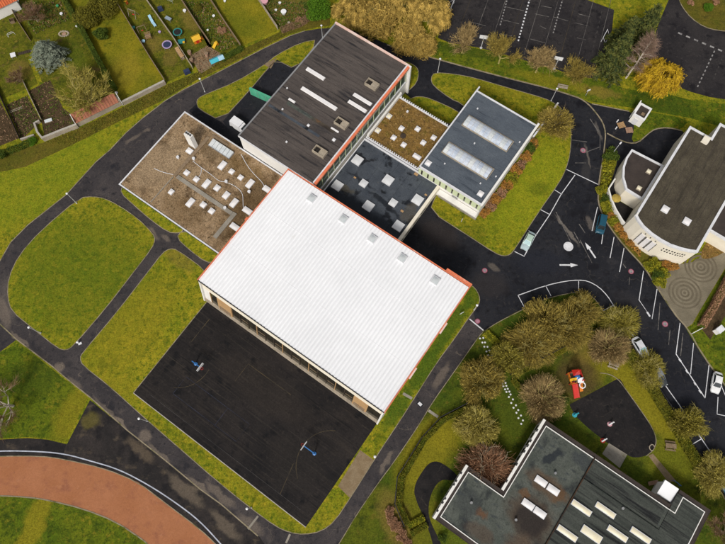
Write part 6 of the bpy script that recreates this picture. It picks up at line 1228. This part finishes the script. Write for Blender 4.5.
def springer(label, px, py, m1, m2):
    p = G(px, py); t = thing('spring_rider', label, 'spring rider', (p.x, p.y, .112), R(30), 'spring riders'); MB().lathe([(.45, 0), (.45, .05)], 14).build('base', m2, t); MB().lathe([(.13, .05), (.15, .25), (.12, .45)], 10).build('spring', m_metal, t)
    MB().box(-.42, .42, -.16, .16, .45, .75, .06).add([(.25, -.12, .7), (.25, .12, .7), (.5, .1, 1.05), (.5, -.1, 1.05), (.42, -.12, .7), (.42, .12, .7), (.62, .1, .95), (.62, -.1, .95)], [(0, 3, 2, 1), (4, 5, 6, 7), (0, 4, 7, 3), (1, 2, 6, 5), (3, 7, 6, 2)]).build('figure', m1, t); MB().bar((.3, -.3, .95), (.3, .3, .95), .05).build('handle', m_metal_dark, t)
springer('cyan spring rider at the playground corner near the nursery', 574.5, 415, m_cyan, m_cyan); springer('white spring rider in the middle of the playground', 609.5, 424, m_white_paint, m_pinkp); springer('red and white spring rider on the playground edge by the terrace', 602.5, 440.5, m_white_paint, m_red)
p = G(651, 447.5); t = thing('play_ring', 'worn ring shaped climbing hoop at the playground tip', 'climbing hoop', (p.x, p.y, .112), R(20)); MB().tube([(.5*math.cos(k*PI/8), .5*math.sin(k*PI/8), .35+.2*math.sin(k*PI/8)) for k in range(13)], .08, 6).build('ring', m_stone, t); [MB().lathe([(.05, 0), (.05, .4)], 8, (x, y, 0)).build('leg', m_stone, t) for x, y in ((.5, 0), (-.35, .35), (0, -.5))]
p = G(675, 483); t = thing('blue_gate', 'small blue tubular gate at the end of the garden path', 'gate', (p.x, p.y, .1), R(-40)); MB().tube([(-.7, 0, 0), (-.7, 0, 1.0), (.7, 0, 1.0), (.7, 0, 0)], .05, 6).build('frame', m_blue, t); [MB().bar((x, 0, .1), (x, 0, 1.0), .03).build('bar', m_blue, t) for x in (-.4, -.1, .2, .5)]

# ================================================================== GARDEN THINGS
def gthing(name, label, cat_, px, py, an=0.0, group=None): p = G(px, py); return thing(name, label, cat_, (p.x, p.y, .012), an, group)
def trampoline(label, px, py, r, rim, bed):
    t = gthing('trampoline', label, 'trampoline', px, py, 0, 'garden trampolines'); n = 24
    MB().lathe([(r*.8, .78), (r*.8, .8)], n).build('bed', bed, t); MB().add([((r if k in (0, 3) else r*.78)*math.cos(2*PI*i/n), (r if k in (0, 3) else r*.78)*math.sin(2*PI*i/n), .78+.08*(k < 2)) for k in range(4) for i in range(n)], [(k*n+i, k*n+(i+1) % n, ((k+1) % 4)*n+(i+1) % n, ((k+1) % 4)*n+i) for k in range(4) for i in range(n)]).build('pad', rim, t)
    for k in range(6): a = k*PI/3; MB().bar((r*.95*math.cos(a), r*.95*math.sin(a), 0), (r*.95*math.cos(a), r*.95*math.sin(a), .78), .05).build('leg', m_metal, t)
trampoline('round trampoline with teal pad by the pale garden fence', 178.5, 34.5, 1.05, m_teal, m_black); trampoline('round trampoline with lilac white pad on the lawn', 168, 47, 1.1, m_purple, m_navy)
def lounge(label, px, py, an, mat):
    t = gthing('garden_lounger', label, 'lounger', px, py, an, 'light blue garden loungers'); MB().box(-.3, .3, -.9, .4, .3, .36).build('seat', mat, t); MB().add([(-.3, .4, .32), (.3, .4, .32), (.3, .95, .8), (-.3, .95, .8), (-.3, .4, .26), (.3, .4, .26), (.3, .95, .74), (-.3, .95, .74)], [(0, 1, 2, 3), (7, 6, 5, 4), (0, 4, 5, 1), (2, 6, 7, 3), (1, 5, 6, 2), (3, 7, 4, 0)]).build('backrest', mat, t); [MB().box(x-.03, x+.03, y-.03, y+.03, 0, .3).build('leg', m_white_paint, t) for x in (-.27, .27) for y in (-.8, .35)]
lounge('light blue garden lounger, upper of the pair', 151.5, 20.5, .5, m_lightblue); lounge('light blue garden lounger, lower of the pair', 154, 24.5, .6, m_lightblue)
def gtable(label, px, py, an, mat, w=1.4, l=.8):
    t = gthing('garden_table', label, 'table', px, py, an); MB().box(-w/2, w/2, -l/2, l/2, .68, .73).build('table_top', mat, t); [MB().box(x-.035, x+.035, y-.035, y+.035, 0, .68).build('leg', m_metal, t) for x in (-w/2+.1, w/2-.1) for y in (-l/2+.1, l/2-.1)]
gtable('grey blue garden table right of the light blue loungers', 169, 20.5, -.5, m_greyblue, 1.5, .8); gtable('grey stone slab table on the top left lawn', 14.5, 57, .4, m_coping, 1.1, 1.2)
def swing(label, px, py, an, mat, w=1.8, h=1.9):
    t = gthing('swing_frame', label, 'swing', px, py, an); MB().bar((-w/2, 0, h), (w/2, 0, h), .09).build('top_bar', mat, t); [MB().bar((s*w/2, 0, h), (s*w/2, k*.7, 0), .08).build('leg', mat, t) for s in (-1, 1) for k in (-1, 1)]; MB().box(-.25, .25, -.1, .1, .45, .5).build('seat', m_red, t); [MB().bar((x, 0, .5), (x, 0, h), .02).build('rope', m_stone, t) for x in (-.22, .22)]
swing('wooden swing frame in the lilac trampoline garden', 143, 32, .4, m_wood); swing('pale swing frame near the top of the lilac trampoline garden', 134, 16, -.4, m_stone)
t = gthing('climbing_frame', 'little wooden climbing frame left of the lilac trampoline', 'climbing frame', 149, 38, .3); [MB().box(x-.05, x+.05, y-.05, y+.05, 0, 1.3).build('post', m_wood, t) for x in (-.6, .6) for y in (-.5, .5)]; [MB().bar((-.6, y, z_), (.6, y, z_), .07).build('rung', m_tan, t) for y in (-.5, .5) for z_ in (.5, .9, 1.3)]; MB().box(-.6, .6, -.5, .5, .7, .76).build('deck', m_wood, t)
t = gthing('playhouse', 'orange and yellow play house by the garden patio', 'playhouse', 197, 41, .5); MB().box(-.8, .8, -.7, .7, 0, 1.1).build('wall', m_orange_p, t); MB().add([(-.95, -.85, 1.1), (.95, -.85, 1.1), (.95, .85, 1.1), (-.95, .85, 1.1), (-.95, 0, 1.75), (.95, 0, 1.75)], [(0, 1, 5, 4), (2, 3, 4, 5), (0, 4, 3), (1, 2, 5)]).build('roof', m_yellow, t); MB().box(-.3, .3, -.74, -.71, 0, .9).build('door', m_red, t); MB().box(.81, 1.5, -.3, .3, .05, .6, .1).build('step', m_orange_p, t)
t = gthing('toy_slide', 'small yellow slide on the lawn above the swing frames', 'slide', 126.5, 3.5, -.8); MB().bar((-.8, 0, .1), (.5, 0, 1.1), .5, .06).build('chute', m_yellow, t); MB().bar((.5, -.2, 0), (.5, -.2, 1.1), .06).bar((.5, .2, 0), (.5, .2, 1.1), .06).build('ladder', m_red, t); [MB().bar((.5, -.2, z_), (.5, .2, z_), .05).build('rung', m_red, t) for z_ in (.3, .6, .9)]
t = gthing('toy_slide', 'yellow plastic slide beside the brown patio', 'slide', 215.5, 46.5, .9); MB().bar((-.7, 0, .1), (.45, 0, .9), .7, .08).build('chute', m_yellow, t); MB().box(.4, .8, -.3, .3, 0, .95, .05).build('tower', m_yellow, t); MB().box(.42, .78, -.33, -.301, .1, .6).build('panel', m_orange_p, t)
t = gthing('tarp_shelter', 'blue and white tarp shelter at the foot of the gardens', 'shelter', 217, 61.5, R(28)); MB().add([(-1.5, -.7, .7), (.4, -.7, .75), (.4, .7, .75), (-1.5, .7, .7), (-1.5, 0, 1.2), (.4, 0, 1.25)], [(0, 1, 5, 4), (2, 3, 4, 5), (0, 4, 3), (1, 2, 5)]).build('tarp', m_cyan, t); MB().add([(.42, -.75, .75), (1.7, -.75, .7), (1.7, .75, .7), (.42, .75, .75), (.42, 0, 1.27), (1.7, 0, 1.2)], [(0, 1, 5, 4), (2, 3, 4, 5), (0, 4, 3), (1, 2, 5)]).build('tarp', m_lightblue, t); [MB().bar((x, y, 0), (x, y, .72), .06).build('pole', m_metal, t) for x in (-1.45, 1.65) for y in (-.65, .65)]
t = gthing('covered_grill', 'navy covered box by the pale fence near the top', 'garden box', 161, 10.5, .4); MB().box(-.6, .6, -.5, .5, .15, 1.0, .12).build('cover', m_navy, t); MB().box(-.5, .5, -.4, .4, 0, .15).build('base', m_metal_dark, t)
t = gthing('covered_grill', 'black covered box at the foot of the pale fence', 'garden box', 187.5, 73, R(30)); MB().box(-.7, .7, -.5, .5, .1, .9, .1).build('cover', m_navy, t); MB().box(-.6, .6, -.4, .4, 0, .1).build('base', m_metal_dark, t)
t = gthing('sand_table', 'teal and yellow sand and water table below the teal trampoline', 'play table', 182, 43, .2); MB().box(-.7, .7, -.5, .5, .3, .55, -.08).build('tray', m_teal, t); [MB().box(x-.05, x+.05, y-.05, y+.05, 0, .3).build('leg', m_teal, t) for x in (-.5, .5) for y in (-.35, .35)]; MB().lathe([(.3, .56), (.25, .7)], 10, (.5, -.4, 0)).build('bucket', m_yellow, t)
t = gthing('rotary_dryer', 'rotary clothes dryer at the top of the teal trampoline garden', 'clothes dryer', 173, 4, .3); MB().lathe([(.04, 0), (.04, 1.8)], 8).build('pole', m_metal, t); [MB().bar((0, 0, 1.6), (1.2*math.cos(k*PI/2), 1.2*math.sin(k*PI/2), 1.85), .04).build('arm', m_green_p, t) for k in range(4)]; [MB().tube([(r_*math.cos(k*PI/2), r_*math.sin(k*PI/2), 1.6+.2*r_) for k in range(5)], .015, 4).build('line', m_white_paint, t) for r_ in (.5, .8, 1.1)]
t = gthing('fire_pit', 'ring of pale stones round a fire pit beside the blue conifer', 'fire pit', 64, 34, 0); [MB().lathe([(.2, 0), (.24, .1), (.14, .22)], 7, (1.05*math.cos(k*2*PI/14), .7*math.sin(k*2*PI/14), 0)).build('stone', m_stone, t) for k in range(14)]; MB().lathe([(.5, 0), (.5, .03)], 12).build('ash_bed', m_rust, t)
t = gthing('timber_walkway', 'short dark timber walkway left of the blue conifer', 'walkway', 25, 52.5, R(18)); [MB().box(-1.5+k*.42, -1.12+k*.42, -.35, .35, .0, .08).build('plank', m_wood_dark, t) for k in range(7)]
t = gthing('toy_goal', 'thin white goal hoop on the top left lawn', 'goal', 12, 36, R(30)); MB().tube([(-.8, 0, 0), (-.75, 0, .8), (-.4, 0, 1.1), (.4, 0, 1.1), (.75, 0, .8), (.8, 0, 0)], .035, 6).build('frame', m_white_paint, t); MB().tube([(-.8, 0, 0.02), (-.6, .7, .02), (.6, .7, .02), (.8, 0, .02)], .03, 6).build('back_frame', m_white_paint, t)
t = gthing('garden_arch', 'white timber frame beside the orange tiled house', 'garden frame', 17, 9, R(30)); [MB().bar((x, y, 0), (x, y, 1.6), .09).build('post', m_white_paint, t) for x in (-1, 1) for y in (-.5, .5)]; MB().bar((-1.1, -.5, 1.6), (1.1, -.5, 1.6), .1).bar((-1.1, .5, 1.6), (1.1, .5, 1.6), .1).build('beam', m_white_paint, t); [MB().bar((-1+.5*k, -.6, 1.68), (-1+.5*k, .6, 1.68), .07).build('slat', m_white_paint, t) for k in range(5)]
def pot(name, label, px, py, m1, m2=None, s=1.0):
    t = gthing(name, label, 'garden pot', px, py, 0, 'garden pots and tubs'); MB().lathe([(.22*s, 0), (.32*s, .4*s), (.36*s, .42*s), (.36*s, .48*s), (.3*s, .48*s)], 12).build('tub', m1, t); MB().lathe([(.29*s, .44*s), (.29*s, .45*s)], 12).build('soil', m2 or m_soil, t)
for (x, y, m1, lb, s) in ((34.5, 11, m_pinkp, 'pale pink tub on the lawn right of the white frame', 1.4), (62, 15, m_coping, 'pale tub on the lawn left of the dark hedge', 1.0), (58, 7, m_green_p, 'small green tub near the top of the blue conifer garden', .9), (72, 15, m_teal, 'small teal tub against the dark hedge, upper', .8), (77, 27, m_coping, 'small white tub against the dark hedge, lower', .7), (134, 29, m_teal, 'teal tub beside the timber fence, upper', 1.1), (144, 42.5, m_lightblue, 'light blue tub beside the timber fence, lower', 1.1), (185, 12, m_white_paint, 'white tub beside the fence near the rotary dryer', 1.1), (214, 17, m_white_paint, 'white tub by the long yellow lawn fence', .9), (208, 31, m_white_paint, 'tiny white tub between two garden fences', .7), (265, 4, m_pinkp, 'large pink garden toy at the top edge', 2.4), (284, 14, m_white_paint, 'large white tub below the pink garden toy', 1.8), (276, 11, m_white_paint, 'small white tub left of the large white tub', .8), (280, 4, m_coping, 'small grey tub right of the pink toy', .9), (289, 24, m_stone, 'stone tub near the brown hedge', .9), (117, 94, m_white_paint, 'white tub at the end of the red tiled shed', .9), (225, 2, m_white_paint, 'white tub at the top of the long yellow lawn', .8), (160, 33, m_purple, 'lilac tub right of the climbing frame', .9)):
    pot('garden_pot', lb, x, y, m1, None, s)
for (x, y, lb) in ((192, 62, 'rusty barrel on the brown patio'), (207, 56, 'rusty barrel near the tarp shelter'), (190, 54, 'rusty barrel under the orange playhouse corner')):
    t = gthing('barrel', lb, 'barrel', x, y); MB().lathe([(.4, 0), (.42, .3), (.4, .6), (.42, .62), (.42, .9)], 14).build('body', m_rust, t); MB().lathe([(.36, .88), (.36, .905)], 14).build('lid', m_wood, t)
t = gthing('log_store', 'pale timber log store against the pale fence by the patio', 'log store', 180.5, 55, R(-58)); MB().box(-1.5, 1.5, -.4, .4, 0, .1).build('base', m_wood, t); [MB().box(-1.5+k*.5, -1.06+k*.5, -.42, .42, .95, 1.0).build('roof_board', m_tan, t) for k in range(6)]; [MB().box(x-.05, x+.05, y-.05, y+.05, .1, .95).build('post', m_wood, t) for x in (-1.4, 1.4) for y in (-.35, .35)]; [MB().tube([(-1.2+k*.3, -.35, .25), (-1.2+k*.3, .35, .25)], .13, 7).build('log', m_bark_pale, t) for k in range(9)]
t = gthing('garden_bed_frame', 'grey cold frame in the lower vegetable bed', 'cold frame', 49, 121.5, R(20)); MB().box(-.8, .8, -.35, .35, 0, .3).build('box', m_wood, t); MB().add([(-.8, -.35, .31), (.8, -.35, .31), (.8, .35, .45), (-.8, .35, .45)], [(0, 1, 2, 3)]).build('pane', m_pane_grey, t)
t = gthing('compost_box', 'white and brown compost box by the left garden path', 'compost box', 13, 22, .4); [MB().box(-.5, .5, -.5+k*.96, -.46+k*.96, 0, .7).build('side', m_wood, t) for k in (0, 1)]; [MB().box(-.5+k*.96, -.46+k*.96, -.45, .45, 0, .7).build('side', m_wood, t) for k in (0, 1)]; MB().box(-.45, .45, -.45, .45, .1, .5).build('compost', m_soil, t)
t = gthing('ladder', 'pale ladder lying by the vegetable bed', 'ladder', 16, 110, R(25)); MB().bar((-1.4, -.2, .08), (1.4, -.2, .08), .07).bar((-1.4, .2, .08), (1.4, .2, .08), .07).build('rails', m_stone, t); [MB().bar((-1.2+k*.4, -.2, .08), (-1.2+k*.4, .2, .08), .05).build('rung', m_stone, t) for k in range(7)]
t = thing('gully_grate', 'small white inspection cover on the left path fork', 'cover', G(80, 343.5)+Vector((0, 0, .016)), .4); MB().box(-.3, .3, -.2, .2, 0, .03).build('lid', m_white_paint, t); MB().box(-.36, .36, -.26, .26, 0, .018).build('frame', m_metal, t)
